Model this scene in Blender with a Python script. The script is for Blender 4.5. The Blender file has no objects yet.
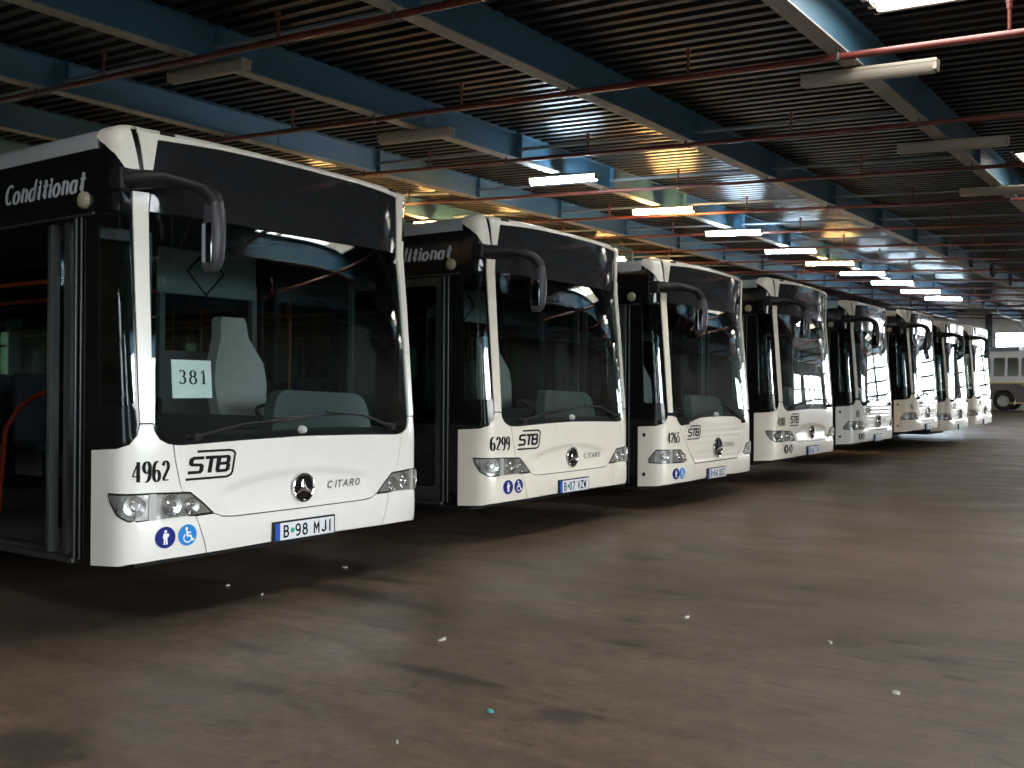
import bpy, bmesh, math, random
from mathutils import Vector, Matrix
from mathutils.geometry import delaunay_2d_cdt
from bisect import bisect_right

random.seed(7)
SC = bpy.context.scene
COL = SC.collection
R = math.radians

# ------------------------------------------------------------------ camera
F_PX, YAW, PITCH, ROLL = 1003.655, 0.605453, 0.005326, 0.005608
CAM = Vector((4.9072, -4.6643, 1.3585))
fw = Vector((-math.sin(YAW) * math.cos(PITCH), math.cos(YAW) * math.cos(PITCH), math.sin(PITCH)))
rt = Vector((math.cos(YAW), math.sin(YAW), 0))
up = rt.cross(fw)
rt2 = rt * math.cos(ROLL) + up * math.sin(ROLL)
up2 = -rt * math.sin(ROLL) + up * math.cos(ROLL)
cd = bpy.data.cameras.new('camera')
cd.sensor_width = 36.0
cd.lens = F_PX / 1024 * 36.0
cd.clip_end = 300
cam = bpy.data.objects.new('camera', cd)
cam.matrix_world = Matrix(((rt2.x, up2.x, -fw.x, CAM.x), (rt2.y, up2.y, -fw.y, CAM.y),
                           (rt2.z, up2.z, -fw.z, CAM.z), (0, 0, 0, 1)))
COL.objects.link(cam)
SC.camera = cam

# ------------------------------------------------------------------ light levels, exposure
SKY = 18.8          # overcast sky through the open right side
SKYLIGHT = 17.0     # daylight through the roof lights
GATE = 14.0          # daylight through the glazed far gates
SIDEWIN = 3.4       # daylight through the side window strip
LAMP_COOL, LAMP_WARM = 170.0, 300.0
SC.view_settings.view_transform = 'Standard'
SC.view_settings.look = 'None'
SC.view_settings.gamma = 1.0
SC.view_settings.use_curve_mapping = False
SC.view_settings.exposure = 0.0
SC.cycles.transparent_max_bounces = 32
SC.cycles.max_bounces = 8
SC.cycles.use_denoising = True
SC.cycles.sample_clamp_indirect = 6.0

# world: overcast sky above a belt of green trees
W = bpy.data.worlds.new('sky')
SC.world = W
W.use_nodes = True
nt = W.node_tree
nt.nodes.clear()
o_ = nt.nodes.new('ShaderNodeOutputWorld')
bg = nt.nodes.new('ShaderNodeBackground')
tc = nt.nodes.new('ShaderNodeTexCoord')
sx = nt.nodes.new('ShaderNodeSeparateXYZ')
nz = nt.nodes.new('ShaderNodeTexNoise')
nz.inputs['Scale'].default_value = 22
def mth(op, a_, b_):
    n_ = nt.nodes.new('ShaderNodeMath'); n_.operation = op
    for k_, v_ in enumerate((a_, b_)):
        if isinstance(v_, (int, float)): n_.inputs[k_].default_value = v_
        else: nt.links.new(v_, n_.inputs[k_])
    return n_.outputs[0]
nt.links.new(tc.outputs['Generated'], nz.inputs['Vector'])
nt.links.new(tc.outputs['Generated'], sx.inputs[0])
# tree line: low towards +x (open yard), tall towards -x (wooded side)
treetop = mth('ADD', mth('MULTIPLY', mth('LESS_THAN', sx.outputs['X'], -0.1), 0.16), mth('MULTIPLY', nz.outputs[0], 0.05))
rp = nt.nodes.new('ShaderNodeValToRGB')
rp.color_ramp.elements[0].position = 0.44
rp.color_ramp.elements[0].color = (0.026, 0.042, 0.024, 1)
rp.color_ramp.elements[1].position = 0.60
rp.color_ramp.elements[1].color = (0.93, 0.975, 1.0, 1)
e = rp.color_ramp.elements.new(0.52); e.color = (0.055, 0.085, 0.05, 1)
nt.links.new(mth('ADD', mth('SUBTRACT', mth('MULTIPLY', sx.outputs['Z'], 1.0), treetop), 0.54), rp.inputs[0])
nt.links.new(rp.outputs[0], bg.inputs['Color'])
bg.inputs['Strength'].default_value = SKY
nt.links.new(bg.outputs[0], o_.inputs[0])


# ------------------------------------------------------------------ materials
MATS = {}

def principled(name, col, rough=0.5, metal=0.0, coat=0.0, noise=None, spec=0.5, emis=None, estr=0.0):
    """noise = (scale, amount, (r,g,b)): dirt mixed into the base colour by a noise texture."""
    if name in MATS:
        return MATS[name]
    m = bpy.data.materials.new(name)
    m.use_nodes = True
    t = m.node_tree
    b = t.nodes['Principled BSDF']
    b.inputs['Base Color'].default_value = (*col, 1)
    b.inputs['Roughness'].default_value = rough
    b.inputs['Metallic'].default_value = metal
    b.inputs['Coat Weight'].default_value = coat
    b.inputs['Coat Roughness'].default_value = 0.06
    b.inputs['Specular IOR Level'].default_value = spec
    if emis:
        b.inputs['Emission Color'].default_value = (*emis, 1)
        b.inputs['Emission Strength'].default_value = estr
    if noise:
        g = t.nodes.new('ShaderNodeTexCoord')
        n = t.nodes.new('ShaderNodeTexNoise')
        n.inputs['Scale'].default_value = noise[0]
        n.inputs['Detail'].default_value = 6
        n.inputs['Roughness'].default_value = 0.65
        r = t.nodes.new('ShaderNodeValToRGB')
        r.color_ramp.elements[0].position = 0.42
        r.color_ramp.elements[1].position = 0.72
        mu = t.nodes.new('ShaderNodeMath'); mu.operation = 'MULTIPLY'
        mu.inputs[1].default_value = noise[1]
        mx = t.nodes.new('ShaderNodeMix'); mx.data_type = 'RGBA'
        mx.inputs[6].default_value = (*col, 1)
        mx.inputs[7].default_value = (*noise[2], 1)
        t.links.new(g.outputs['Object'], n.inputs['Vector'])
        t.links.new(n.outputs[0], r.inputs[0])
        t.links.new(r.outputs[0], mu.inputs[0])
        t.links.new(mu.outputs[0], mx.inputs[0])
        t.links.new(mx.outputs[2], b.inputs['Base Color'])
    MATS[name] = m
    return m

def glass(name, tint, refl=1.0, rough=0.01):
    """thin tinted pane: see-through with Schlick reflection"""
    if name in MATS:
        return MATS[name]
    m = bpy.data.materials.new(name)
    m.use_nodes = True
    t = m.node_tree
    t.nodes.clear()
    out = t.nodes.new('ShaderNodeOutputMaterial')
    tr = t.nodes.new('ShaderNodeBsdfTransparent')
    tr.inputs[0].default_value = (*tint, 1)
    gl = t.nodes.new('ShaderNodeBsdfGlossy')
    gl.inputs['Roughness'].default_value = rough
    gl.inputs['Color'].default_value = (refl, refl, refl, 1)
    lw = t.nodes.new('ShaderNodeLayerWeight')
    pw = t.nodes.new('ShaderNodeMath'); pw.operation = 'POWER'; pw.inputs[1].default_value = 5
    ma = t.nodes.new('ShaderNodeMath'); ma.operation = 'MULTIPLY_ADD'
    ma.inputs[1].default_value = 0.93; ma.inputs[2].default_value = 0.06
    mi = t.nodes.new('ShaderNodeMixShader')
    lw.inputs['Blend'].default_value = 0.5
    t.links.new(lw.outputs['Facing'], pw.inputs[0])
    t.links.new(pw.outputs[0], ma.inputs[0])
    t.links.new(ma.outputs[0], mi.inputs[0])
    t.links.new(tr.outputs[0], mi.inputs[1])
    t.links.new(gl.outputs[0], mi.inputs[2])
    t.links.new(mi.outputs[0], out.inputs[0])
    MATS[name] = m
    return m

def emitter(name, col, strength):
    if name in MATS:
        return MATS[name]
    m = bpy.data.materials.new(name)
    m.use_nodes = True
    t = m.node_tree
    t.nodes.clear()
    out = t.nodes.new('ShaderNodeOutputMaterial')
    em = t.nodes.new('ShaderNodeEmission')
    em.inputs[0].default_value = (*col, 1)
    em.inputs[1].default_value = strength
    t.links.new(em.outputs[0], out.inputs[0])
    MATS[name] = m
    return m

M = dict(
    white=principled('white_paint', (0.80, 0.79, 0.75), 0.28, coat=0.5, noise=(3.0, 0.10, (0.45, 0.41, 0.34))),
    cream=principled('cream_paint', (0.80, 0.76, 0.66), 0.30, coat=0.5, noise=(3.0, 0.12, (0.45, 0.40, 0.30))),
    cap=principled('dirty_cap_paint', (0.80, 0.77, 0.70), 0.35, coat=0.3, noise=(7.0, 0.3, (0.45, 0.41, 0.33))),
    black=principled('black_gloss', (0.006, 0.006, 0.007), 0.12),
    matte=principled('black_plastic', (0.009, 0.009, 0.010), 0.5, spec=.35),
    grey_plastic=principled('mirror_plastic', (0.045, 0.045, 0.055), 0.42),
    seam=principled('seam_black', (0.01, 0.01, 0.01), 0.8),
    dest=principled('display_glass', (0.016, 0.018, 0.021), 0.05, noise=(9.0, 0.25, (0.03, 0.03, 0.035))),
    rail=principled('roof_rail_paint', (0.62, 0.66, 0.70), 0.2, metal=0.4, coat=0.6),
    alu=principled('aluminium', (0.62, 0.64, 0.66), 0.3, metal=1.0),
    dull_alu=principled('door_frame_metal', (0.10, 0.105, 0.11), 0.35, metal=0.8),
    mirror=principled('mirror_glass', (0.22, 0.24, 0.27), 0.06, metal=1.0),
    chrome=principled('chrome', (0.85, 0.86, 0.88), 0.08, metal=1.0),
    reflector=principled('reflector', (0.75, 0.75, 0.75), 0.2, metal=0.9),
    lampgrey=principled('headlight_housing', (0.48, 0.48, 0.46), 0.25, metal=0.5),
    ink=principled('black_ink', (0.010, 0.010, 0.010), 0.7, spec=.15),
    silver_ink=principled('silver_lettering', (0.42, 0.45, 0.50), 0.4),
    grey_ink=principled('grey_lettering', (0.16, 0.16, 0.16), 0.35, metal=0.5),
    plate=principled('plate_white', (0.72, 0.75, 0.80), 0.4),
    plate_blue=principled('plate_blue', (0.02, 0.09, 0.42), 0.4),
    plate_green=principled('plate_sticker_green', (0.02, 0.35, 0.28), 0.4),
    navy=principled('sticker_navy', (0.010, 0.016, 0.17), 0.6, spec=.2),
    sky_blue=principled('sticker_blue', (0.02, 0.22, 0.62), 0.6, spec=.2),
    sticker_white=principled('sticker_white', (0.80, 0.82, 0.85), 0.4),
    badge=principled('badge_tan', (0.33, 0.29, 0.20), 0.6, noise=(20, 0.5, (0.15, 0.13, 0.09))),
    rubber=principled('rubber', (0.012, 0.012, 0.012), 0.8),
    rim=principled('wheel_rim', (0.45, 0.45, 0.44), 0.5),
    under=principled('underbody', (0.012, 0.012, 0.012), 0.9),
    inside=principled('interior_lining', (0.055, 0.065, 0.066), 0.6),
    inside_floor=principled('interior_floor', (0.016, 0.016, 0.017), 0.8, spec=.2),
    dash=principled('dashboard_plastic', (0.055, 0.075, 0.075), 0.45),
    dash_dark=principled('dashboard_dark', (0.010, 0.011, 0.013), 0.5),
    seat=principled('driver_seat_fabric', (0.34, 0.35, 0.34), 0.9, noise=(12, 0.3, (0.2, 0.21, 0.21))),
    pseat=principled('passenger_seat_fabric', (0.018, 0.022, 0.030), 0.9),
    orange=principled('orange_handrail', (0.42, 0.07, 0.012), 0.35),
    red_rail=principled('red_handrail', (0.16, 0.018, 0.008), 0.35),
    paper=principled('paper', (0.82, 0.86, 0.86), 0.8),
    panel_teal=principled('partition_panel', (0.10, 0.14, 0.145), 0.35),
    glass=glass('tinted_glass', (0.88, 0.94, 0.935)),
    glass_dark=glass('dark_tinted_glass', (0.50, 0.57, 0.57)),
    lens=glass('clear_lens', (0.92, 0.93, 0.93)),
    pane=glass('window_glass', (0.85, 0.90, 0.88)),
)


# ------------------------------------------------------------------ scene helpers
MESHES = {}

def finish(bm, name, mats, smooth=True, sharp=40):
    if smooth:
        for f in bm.faces:
            f.smooth = True
        lim = R(sharp)
        for ed in bm.edges:
            if len(ed.link_faces) != 2 or ed.calc_face_angle(0) > lim:
                ed.smooth = False
    me = bpy.data.meshes.new(name)
    bm.to_mesh(me)
    bm.free()
    for m in (mats if isinstance(mats, (list, tuple)) else [mats]):
        me.materials.append(M[m] if isinstance(m, str) else m)
    return me

def cached(key, fn, mats, smooth=True, sharp=40):
    if key not in MESHES:
        MESHES[key] = finish(fn(), key, mats, smooth, sharp)
    return MESHES[key]

def obj(name, me, parent=None, loc=(0, 0, 0), rot=(0, 0, 0)):
    o = bpy.data.objects.new(name, me)
    COL.objects.link(o)
    o.location = loc
    o.rotation_euler = rot
    if parent:
        o.parent = parent
    return o

def tag(o, label=None, cat=None, group=None, kind=None):
    if label: o['label'] = label
    if cat: o['category'] = cat
    if group: o['group'] = group
    if kind: o['kind'] = kind
    return o

def empty(name, loc=(0, 0, 0), rz=0.0):
    o = bpy.data.objects.new(name, None)
    COL.objects.link(o)
    o.location = loc
    o.rotation_euler = (0, 0, rz)
    o.empty_display_size = 0.3
    return o

def add_box(bm, c, s, rot=None, bevel=0.0, mi=0):
    m = Matrix.Translation(Vector(c))
    if rot: m = m @ rot.to_4x4()
    r = bmesh.ops.create_cube(bm, size=1.0, matrix=m @ Matrix.Diagonal((s[0], s[1], s[2], 1)))
    vs = r['verts']
    fs = {f for v in vs for f in v.link_faces}
    for f in fs: f.material_index = mi
    if bevel > 0:
        eds = list({ed for v in vs for ed in v.link_edges})
        rr = bmesh.ops.bevel(bm, geom=eds, offset=bevel, segments=3, profile=0.6, affect='EDGES')
        for f in rr['faces']: f.material_index = mi
    return bm

def boxes(*bx, bevel=0.0):
    bm = bmesh.new()
    for b in bx:
        add_box(bm, b[0], b[1], b[2] if len(b) > 2 else None, b[3] if len(b) > 3 else bevel, b[4] if len(b) > 4 else 0)
    return bm

def add_tube(bm, pts, r, seg=10, cap=True, mi=0):
    """round tube through points; r may be a number or a list"""
    pts = [Vector(p) for p in pts]
    rs = r if isinstance(r, (list, tuple)) else [r] * len(pts)
    rings = []
    t0 = (pts[1] - pts[0]).normalized()
    ref = Vector((0, 0, 1)) if abs(t0.z) < 0.9 else Vector((1, 0, 0))
    n = t0.cross(ref).normalized()
    for i, p in enumerate(pts):
        if i == 0: t = pts[1] - pts[0]
        elif i == len(pts) - 1: t = pts[-1] - pts[-2]
        else: t = (pts[i + 1] - p).normalized() + (p - pts[i - 1]).normalized()
        t.normalize()
        n = (n - t * n.dot(t)).normalized()
        b = t.cross(n)
        rings.append([bm.verts.new(p + (n * math.cos(2 * math.pi * k / seg) + b * math.sin(2 * math.pi * k / seg)) * rs[i]) for k in range(seg)])
    for i in range(len(rings) - 1):
        for k in range(seg):
            f = bm.faces.new((rings[i][k], rings[i][(k + 1) % seg], rings[i + 1][(k + 1) % seg], rings[i + 1][k]))
            f.material_index = mi
    if cap:
        f = bm.faces.new(rings[0][::-1]); f.material_index = mi
        f = bm.faces.new(rings[-1]); f.material_index = mi
    bmesh.ops.recalc_face_normals(bm, faces=bm.faces)
    return bm

def tube(pts, r, seg=10):
    return add_tube(bmesh.new(), pts, r, seg)

def add_lathe(bm, prof, seg=32, axis='X', c=(0, 0, 0), mi=0):
    """prof: list of (radius, height) turned about an axis"""
    c = Vector(c)
    def P(r, h, a):
        x, y = r * math.cos(a), r * math.sin(a)
        return c + (Vector((h, x, y)) if axis == 'X' else Vector((x, h, y)) if axis == 'Y' else Vector((x, y, h)))
    rings = []
    for r, h in prof:
        if r < 1e-6: rings.append([bm.verts.new(P(0, h, 0))])
        else: rings.append([bm.verts.new(P(r, h, 2 * math.pi * k / seg)) for k in range(seg)])
    for A, B in zip(rings, rings[1:]):
        for k in range(seg):
            q = [A[k % len(A)], A[(k + 1) % len(A)], B[(k + 1) % len(B)], B[k % len(B)]]
            u = []
            for v in q:
                if v not in u: u.append(v)
            if len(u) > 2:
                try:
                    f = bm.faces.new(u); f.material_index = mi
                except ValueError:
                    pass
    bmesh.ops.recalc_face_normals(bm, faces=bm.faces)
    return bm


# ------------------------------------------------------------------ the curved bus shell as a surface P(a, t, off)
HW, CORNER, NSUP = 1.275, 0.36, 6.0
def _plan():
    pts = []
    n = 240
    for i in range(-n, n + 1):
        s = i / n
        v = HW * math.copysign(1 - (1 - abs(s)) ** 3, s)      # dense near the corners
        k = min(abs(v) / HW, 1)
        u = -CORNER * (1 - (1 - k ** NSUP) ** (1 / NSUP))
        pts.append((u, v))
    return pts
PLAN = _plan()
ARC = [0.0]
for p, q in zip(PLAN, PLAN[1:]):
    ARC.append(ARC[-1] + math.hypot(q[0] - p[0], q[1] - p[1]))
mid = ARC[len(PLAN) // 2]
ARC = [x - mid for x in ARC]
AEND = ARC[-1]

def plan(a):
    if a >= AEND: return (-CORNER - (a - AEND), HW)
    if a <= -AEND: return (-CORNER - (-a - AEND), -HW)
    i = min(max(bisect_right(ARC, a) - 1, 0), len(ARC) - 2)
    f = (a - ARC[i]) / (ARC[i + 1] - ARC[i])
    return (PLAN[i][0] + f * (PLAN[i + 1][0] - PLAN[i][0]), PLAN[i][1] + f * (PLAN[i + 1][1] - PLAN[i][1]))

def A(v):                      # arc parameter of a lateral position on the nose
    lo, hi = 0.0, AEND
    for _ in range(40):
        m_ = (lo + hi) / 2
        if plan(m_)[1] < abs(v): lo = m_
        else: hi = m_
    return math.copysign(lo, v)

def S(u):                      # arc parameter at depth u round the corner / along the side (positive; negate for the door side)
    if u <= -CORNER: return AEND + (-CORNER - u)
    lo, hi = 0.9, AEND
    for _ in range(40):
        m_ = (lo + hi) / 2
        if plan(m_)[0] > u: lo = m_
        else: hi = m_
    return lo

LEAN = [(0.0, -0.05), (0.33, -0.02), (0.37, 0.004), (0.42, 0.012), (0.56, 0.012), (0.60, 0.0), (1.0, 0.0), (2.38, -0.08), (2.82, -0.062)]
def lean(t):
    if t > 2.82:
        th = min((t - 2.82) / 0.2, 1.0) * math.pi / 2
        return -0.062 - 0.18 * (1 - math.cos(th))
    for (t0, l0), (t1, l1) in zip(LEAN, LEAN[1:]):
        if t <= t1:
            return l0 + (l1 - l0) * (t - t0) / (t1 - t0)
    return -0.062

def roof_round(t):
    if t > 2.76:
        th = min((t - 2.76) / 0.26, 1.0) * math.pi / 2
        return -0.13 * (1 - math.cos(th))
    return 0.0

def n_at(t):                   # corners get rounder towards the roof
    if t <= 1.15: return 6.0
    if t <= 2.39: return 6.0 + (3.75 - 6.0) * (t - 1.15) / 1.24
    return 3.75

def planc(a, t):
    u, v = plan(a)
    n = n_at(t)
    if n < 6.0 and -CORNER < u < 0:
        m_ = (1 + u / CORNER) ** NSUP                       # 1 - k^6
        q = -math.expm1(n / NSUP * math.log1p(-m_)) if m_ < 1 else 1.0     # 1 - k^n
        u = -CORNER * (1 - q ** (1 / n))
    return u, v

def P0(a, t):
    u, v = planc(a, t)
    e_ = 0.004
    u1, v1 = planc(a + e_, t); u0, v0 = planc(a - e_, t)
    tx, ty = u1 - u0, v1 - v0
    l_ = math.hypot(tx, ty) or 1
    nx, ny = ty / l_, -tx / l_
    w = nx * nx
    ins = w * lean(t) + (1 - w) * roof_round(t)
    if t > 2.82:
        z = 2.82 + 0.055 * math.sin(min((t - 2.82) / 0.2, 1) * math.pi / 2)
    else:
        z = t
    # the front edge of the roof is gently crowned
    z += 0.004 * w * max(0.0, min(1.0, (t - 2.4) / 0.4)) * (1 - (v / HW) ** 2)
    return Vector((u + nx * ins, v + ny * ins, z))

def P(a, t, off=0.0):
    p = P0(a, t)
    if off:
        d = 0.004
        n = (P0(a + d, t) - P0(a - d, t)).cross(P0(a, t + d) - P0(a, t - d))
        if n.length > 1e-12:
            p = p + n.normalized() * off
    return p

def inside(pt, poly):
    x, y = pt
    c = False
    j = len(poly) - 1
    for i in range(len(poly)):
        xi, yi = poly[i]; xj, yj = poly[j]
        if (yi > y) != (yj > y) and x < (xj - xi) * (y - yi) / (yj - yi) + xi:
            c = not c
        j = i
    return c

def densify(poly, step):
    out = []
    for i, p in enumerate(poly):
        q = poly[(i + 1) % len(poly)]
        n = max(1, int(math.ceil(math.hypot(q[0] - p[0], q[1] - p[1]) / step)))
        for k in range(n):
            out.append((p[0] + (q[0] - p[0]) * k / n, p[1] + (q[1] - p[1]) * k / n))
    return out

def rounded(poly, r, n=5):
    """round every corner of a polygon; r = number or list"""
    out = []
    L = len(poly)
    for i, p in enumerate(poly):
        rr = r[i] if isinstance(r, (list, tuple)) else r
        a = Vector(poly[i - 1]) - Vector(p); b = Vector(poly[(i + 1) % L]) - Vector(p)
        if rr <= 0:
            out.append(p); continue
        da = min(rr, a.length * 0.45); db = min(rr, b.length * 0.45)
        p0 = Vector(p) + a.normalized() * da; p1 = Vector(p) + b.normalized() * db
        for k in range(n + 1):
            s = k / n
            q = p0 * (1 - s) ** 2 + Vector(p) * 2 * s * (1 - s) + p1 * s * s
            out.append((q.x, q.y))
    return out

def patch(poly, holes=(), off=0.0, th=0.012, step=0.06, fn=None, bump=None, bm=None, mi=0):
    """a panel cut out of a surface: polygon (and holes) in surface coordinates, with real thickness"""
    fn = fn or P
    bm = bm or bmesh.new()
    verts, edges = [], []
    loops = [densify(poly, step)] + [densify(h, step) for h in holes]
    for lp in loops:
        b0 = len(verts)
        verts += lp
        edges += [(b0 + i, b0 + (i + 1) % len(lp)) for i in range(len(lp))]
    xs = [p[0] for p in poly]; ys = [p[1] for p in poly]
    x = min(xs) + step * 0.5
    while x < max(xs):
        y = min(ys) + step * 0.5
        while y < max(ys):
            if inside((x, y), poly) and not any(inside((x, y), h) for h in holes):
                verts.append((x, y))
            y += step
        x += step
    V, E, Fc, *_ = delaunay_2d_cdt([Vector(v) for v in verts], edges, [], 0, 1e-6)
    front, back = [], []
    for v in V:
        o1 = off + (bump(v.x, v.y) if bump else 0.0)
        front.append(bm.verts.new(fn(v.x, v.y, o1)))
        if th: back.append(bm.verts.new(fn(v.x, v.y, o1 - th)))
    cnt = {}
    for f in Fc:
        c = (sum(V[i].x for i in f) / len(f), sum(V[i].y for i in f) / len(f))
        if not inside(c, loops[0]) or any(inside(c, h) for h in loops[1:]): continue
        ar = sum(V[f[i]].x * V[f[(i + 1) % len(f)]].y - V[f[(i + 1) % len(f)]].x * V[f[i]].y for i in range(len(f)))
        if abs(ar) < 1e-10: continue
        ff = list(f) if ar > 0 else list(f)[::-1]
        fc = bm.faces.new([front[i] for i in ff]); fc.material_index = mi
        if th:
            fc = bm.faces.new([back[i] for i in ff[::-1]]); fc.material_index = mi
        for i in range(len(ff)):
            cnt[(ff[i], ff[(i + 1) % len(ff)])] = 1
    if th:
        for (i, j) in list(cnt):
            if (j, i) not in cnt:
                fc = bm.faces.new((front[j], front[i], back[i], back[j])); fc.material_index = mi
    loose = [v for v in bm.verts if not v.link_faces]
    bmesh.ops.delete(bm, geom=loose, context='VERTS')
    return bm

def mir(poly):
    return [(-x, y) for x, y in poly][::-1]


# ------------------------------------------------------------------ lettering (pen strokes)
def arc(cx, cy, rx, ry, a0, a1, n=14):
    return [(cx + rx * math.cos(R(a0 + (a1 - a0) * k / n)), cy + ry * math.sin(R(a0 + (a1 - a0) * k / n))) for k in range(n + 1)]

GL = {   # centre lines, in a box 0.6 wide and 1 high
    '0': [arc(.3, .5, .24, .46, 90, 450, 28)],
    '1': [[(.12, .78), (.32, .96), (.32, .02)], [(.14, .02), (.5, .02)]],
    '2': [arc(.29, .72, .22, .25, 170, -25) + [(.08, .08)], [(.06, .05), (.54, .05)]],
    '3': [arc(.28, .74, .2, .22, 150, -80), arc(.28, .27, .24, .25, 85, -150)],
    '4': [[(.42, .0), (.42, .98)], ((.40, .96), (.03, .30)), ((.02, .28), (.58, .28))],
    '5': [[(.52, .96), (.14, .96), (.1, .55)], arc(.28, .3, .24, .27, 125, -150)],
    '6': [arc(.3, .28, .23, .27, 90, 450, 24), [(.07, .3)] + arc(.36, .55, .29, .42, 180, 75, 10)],
    '7': [[(.06, .96), (.54, .96), (.22, .0)]],
    '8': [arc(.3, .73, .19, .22, 90, 450, 22), arc(.3, .26, .24, .26, 90, 450, 22)],
    '9': [arc(.3, .7, .23, .27, 90, 450, 24), [(.53, .68)] + arc(.24, .43, .29, .42, 0, -105, 10)],
    'A': [[(.02, 0), (.3, .98), (.58, 0)], [(.12, .34), (.48, .34)]],
    'B': [[(.1, 0), (.1, .97)], [(.1, .97)] + arc(.32, .74, .2, .23, 90, -90, 10) + [(.1, .51)], [(.1, .51)] + arc(.34, .265, .22, .25, 85, -90, 10) + [(.1, .015)]],
    'C': [arc(.34, .5, .28, .47, 50, 310, 18)],
    'D': [[(.1, 0), (.1, .97)], [(.1, .97)] + arc(.26, .5, .28, .47, 90, -90, 14) + [(.1, .03)]],
    'E': [[(.52, .97), (.1, .97), (.1, .03), (.52, .03)], [(.1, .5), (.46, .5)]],
    'G': [arc(.34, .5, .28, .47, 50, 330, 18) + [(.58, .46), (.38, .46)]],
    'I': [[(.3, 0), (.3, .97)]],
    'J': [[(.46, .97), (.46, .24)] + arc(.26, .24, .2, .22, 0, -160, 10)],
    'M': [[(.04, 0), (.04, .97), (.3, .35), (.56, .97), (.56, 0)]],
    'O': [arc(.3, .5, .26, .47, 90, 450, 24)],
    'R': [[(.1, 0), (.1, .97)], [(.1, .97)] + arc(.32, .73, .2, .24, 90, -90, 10) + [(.1, .49)], [(.3, .49), (.54, 0)]],
    'S': [arc(.3, .73, .22, .24, 40, 250, 12) + arc(.3, .26, .23, .24, 70, -145, 12)],
    'T': [[(.02, .97), (.58, .97)], [(.3, .97), (.3, 0)]],
    'V': [[(.02, .98), (.3, .02), (.58, .98)]],
    'W': [[(.0, .98), (.15, .02), (.3, .8), (.45, .02), (.6, .98)]],
    'Z': [[(.06, .95), (.54, .95), (.06, .04), (.55, .04)]],
    'a': [arc(.26, .3, .2, .3, 60, 300, 16), [(.46, .62), (.46, .1), (.56, .02)]],
    'c': [arc(.3, .3, .22, .3, 60, 310, 14)],
    'd': [arc(.26, .3, .2, .3, 90, 450, 20), [(.38, .97), (.46, .97), (.46, .08), (.56, .02)]],
    'e': [[(.1, .3), (.48, .36)] + arc(.28, .32, .21, .29, 15, 310, 16)],
    'i': [[(.08, .58), (.18, .62), (.18, .08), (.32, .02)], [(.13, .80), (.23, .92)]],
    'n': [[(.04, .58), (.12, .62), (.12, .0)], [(.12, .44)] + arc(.31, .44, .17, .18, 140, 0, 8) + [(.48, .08), (.58, .02)]],
    'o': [arc(.28, .3, .22, .3, 90, 450, 22)],
    'r': [[(.06, .58), (.16, .62), (.16, .0)], [(.16, .4)] + arc(.36, .42, .2, .2, 150, 50, 6)],
    't': [[(.26, .92), (.26, .14)] + arc(.38, .14, .12, .12, 180, 290, 6), [(.06, .62), (.48, .62)]],
}
ADV = {'I': .36, '1': .5, 'M': .78, 'W': .82, ' ': .42, 'i': .40, 't': .52, 'r': .52, 'J': .56}

def strokes_to_bm(bm, lines, fmap, thick, thin=None, mi=0):
    """each polyline becomes a ribbon; with `thin`, upright strokes are thick and level ones thin, as from a broad nib"""
    for ln in lines:
        fine = isinstance(ln, tuple)
        ln = [Vector(p) for p in ln]
        L, Rr = [], []
        for i, p in enumerate(ln):
            d0 = (p - ln[i - 1]).normalized() if i else None
            d1 = (ln[i + 1] - p).normalized() if i < len(ln) - 1 else None
            if i == 0 and (ln[0] - ln[-1]).length < 1e-6: d0 = (ln[-1] - ln[-2]).normalized()
            if i == len(ln) - 1 and (ln[0] - ln[-1]).length < 1e-6: d1 = (ln[1] - ln[0]).normalized()
            d = ((d0 or d1) + (d1 or d0))
            d = d.normalized() if d.length > 1e-6 else (d0 or d1)
            n = Vector((-d.y, d.x))
            w = thick if thin is None else (thin if fine else thin + (thick - thin) * abs(d.y) ** 1.6)
            k = 1.0
            if d0 and d1:
                k = 1 / max(0.5, math.sqrt(max(0.0, (1 + d0.dot(d1)) / 2)))
            q = p.copy()
            if thin is None:
                if i == 0 and (ln[0] - ln[-1]).length > 1e-6: q = p - d * w * 0.4
                elif i == len(ln) - 1 and (ln[0] - ln[-1]).length > 1e-6: q = p + d * w * 0.4
            L.append(q + n * w / 2 * k); Rr.append(q - n * w / 2 * k)
        lv = [bm.verts.new(fmap(*p)) for p in L]
        rv = [bm.verts.new(fmap(*p)) for p in Rr]
        for i in range(len(ln) - 1):
            f = bm.faces.new((rv[i], rv[i + 1], lv[i + 1], lv[i])); f.material_index = mi

def text_lines(s, w=1.0, track=0.0, shear=0.0):
    out, x = [], 0.0
    for ch in s:
        for ln in GL.get(ch, []):
            d = []
            for p, q in zip(ln, ln[1:]):
                n = max(1, int(math.hypot(q[0] - p[0], q[1] - p[1]) / 0.25))
                d += [(p[0] + (q[0] - p[0]) * k / n, p[1] + (q[1] - p[1]) * k / n) for k in range(n)]
            d.append(ln[-1])
            l_ = [((x + px) * w + shear * py, py) for px, py in d]
            out.append(tuple(l_) if isinstance(ln, tuple) else l_)
        x += ADV.get(ch, .68) + track
    return out, (x - track) * w

def surf_text(s, a0, t0, a1, h, thick, thin=None, shear=0.0, track=0.0, off=0.004, slope=0.0, bm=None, mi=0):
    """lettering on the bus shell between a0 and a1, cap height h"""
    bm = bm or bmesh.new()
    _, tot = text_lines(s, 1.0, track)
    w = (a1 - a0) / (tot * h)
    lines, _ = text_lines(s, w, track, shear)
    strokes_to_bm(bm, lines, lambda x, y: P(a0 + x * h, t0 + y * h + slope * x * h, off), thick, thin, mi)
    return bm

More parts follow.
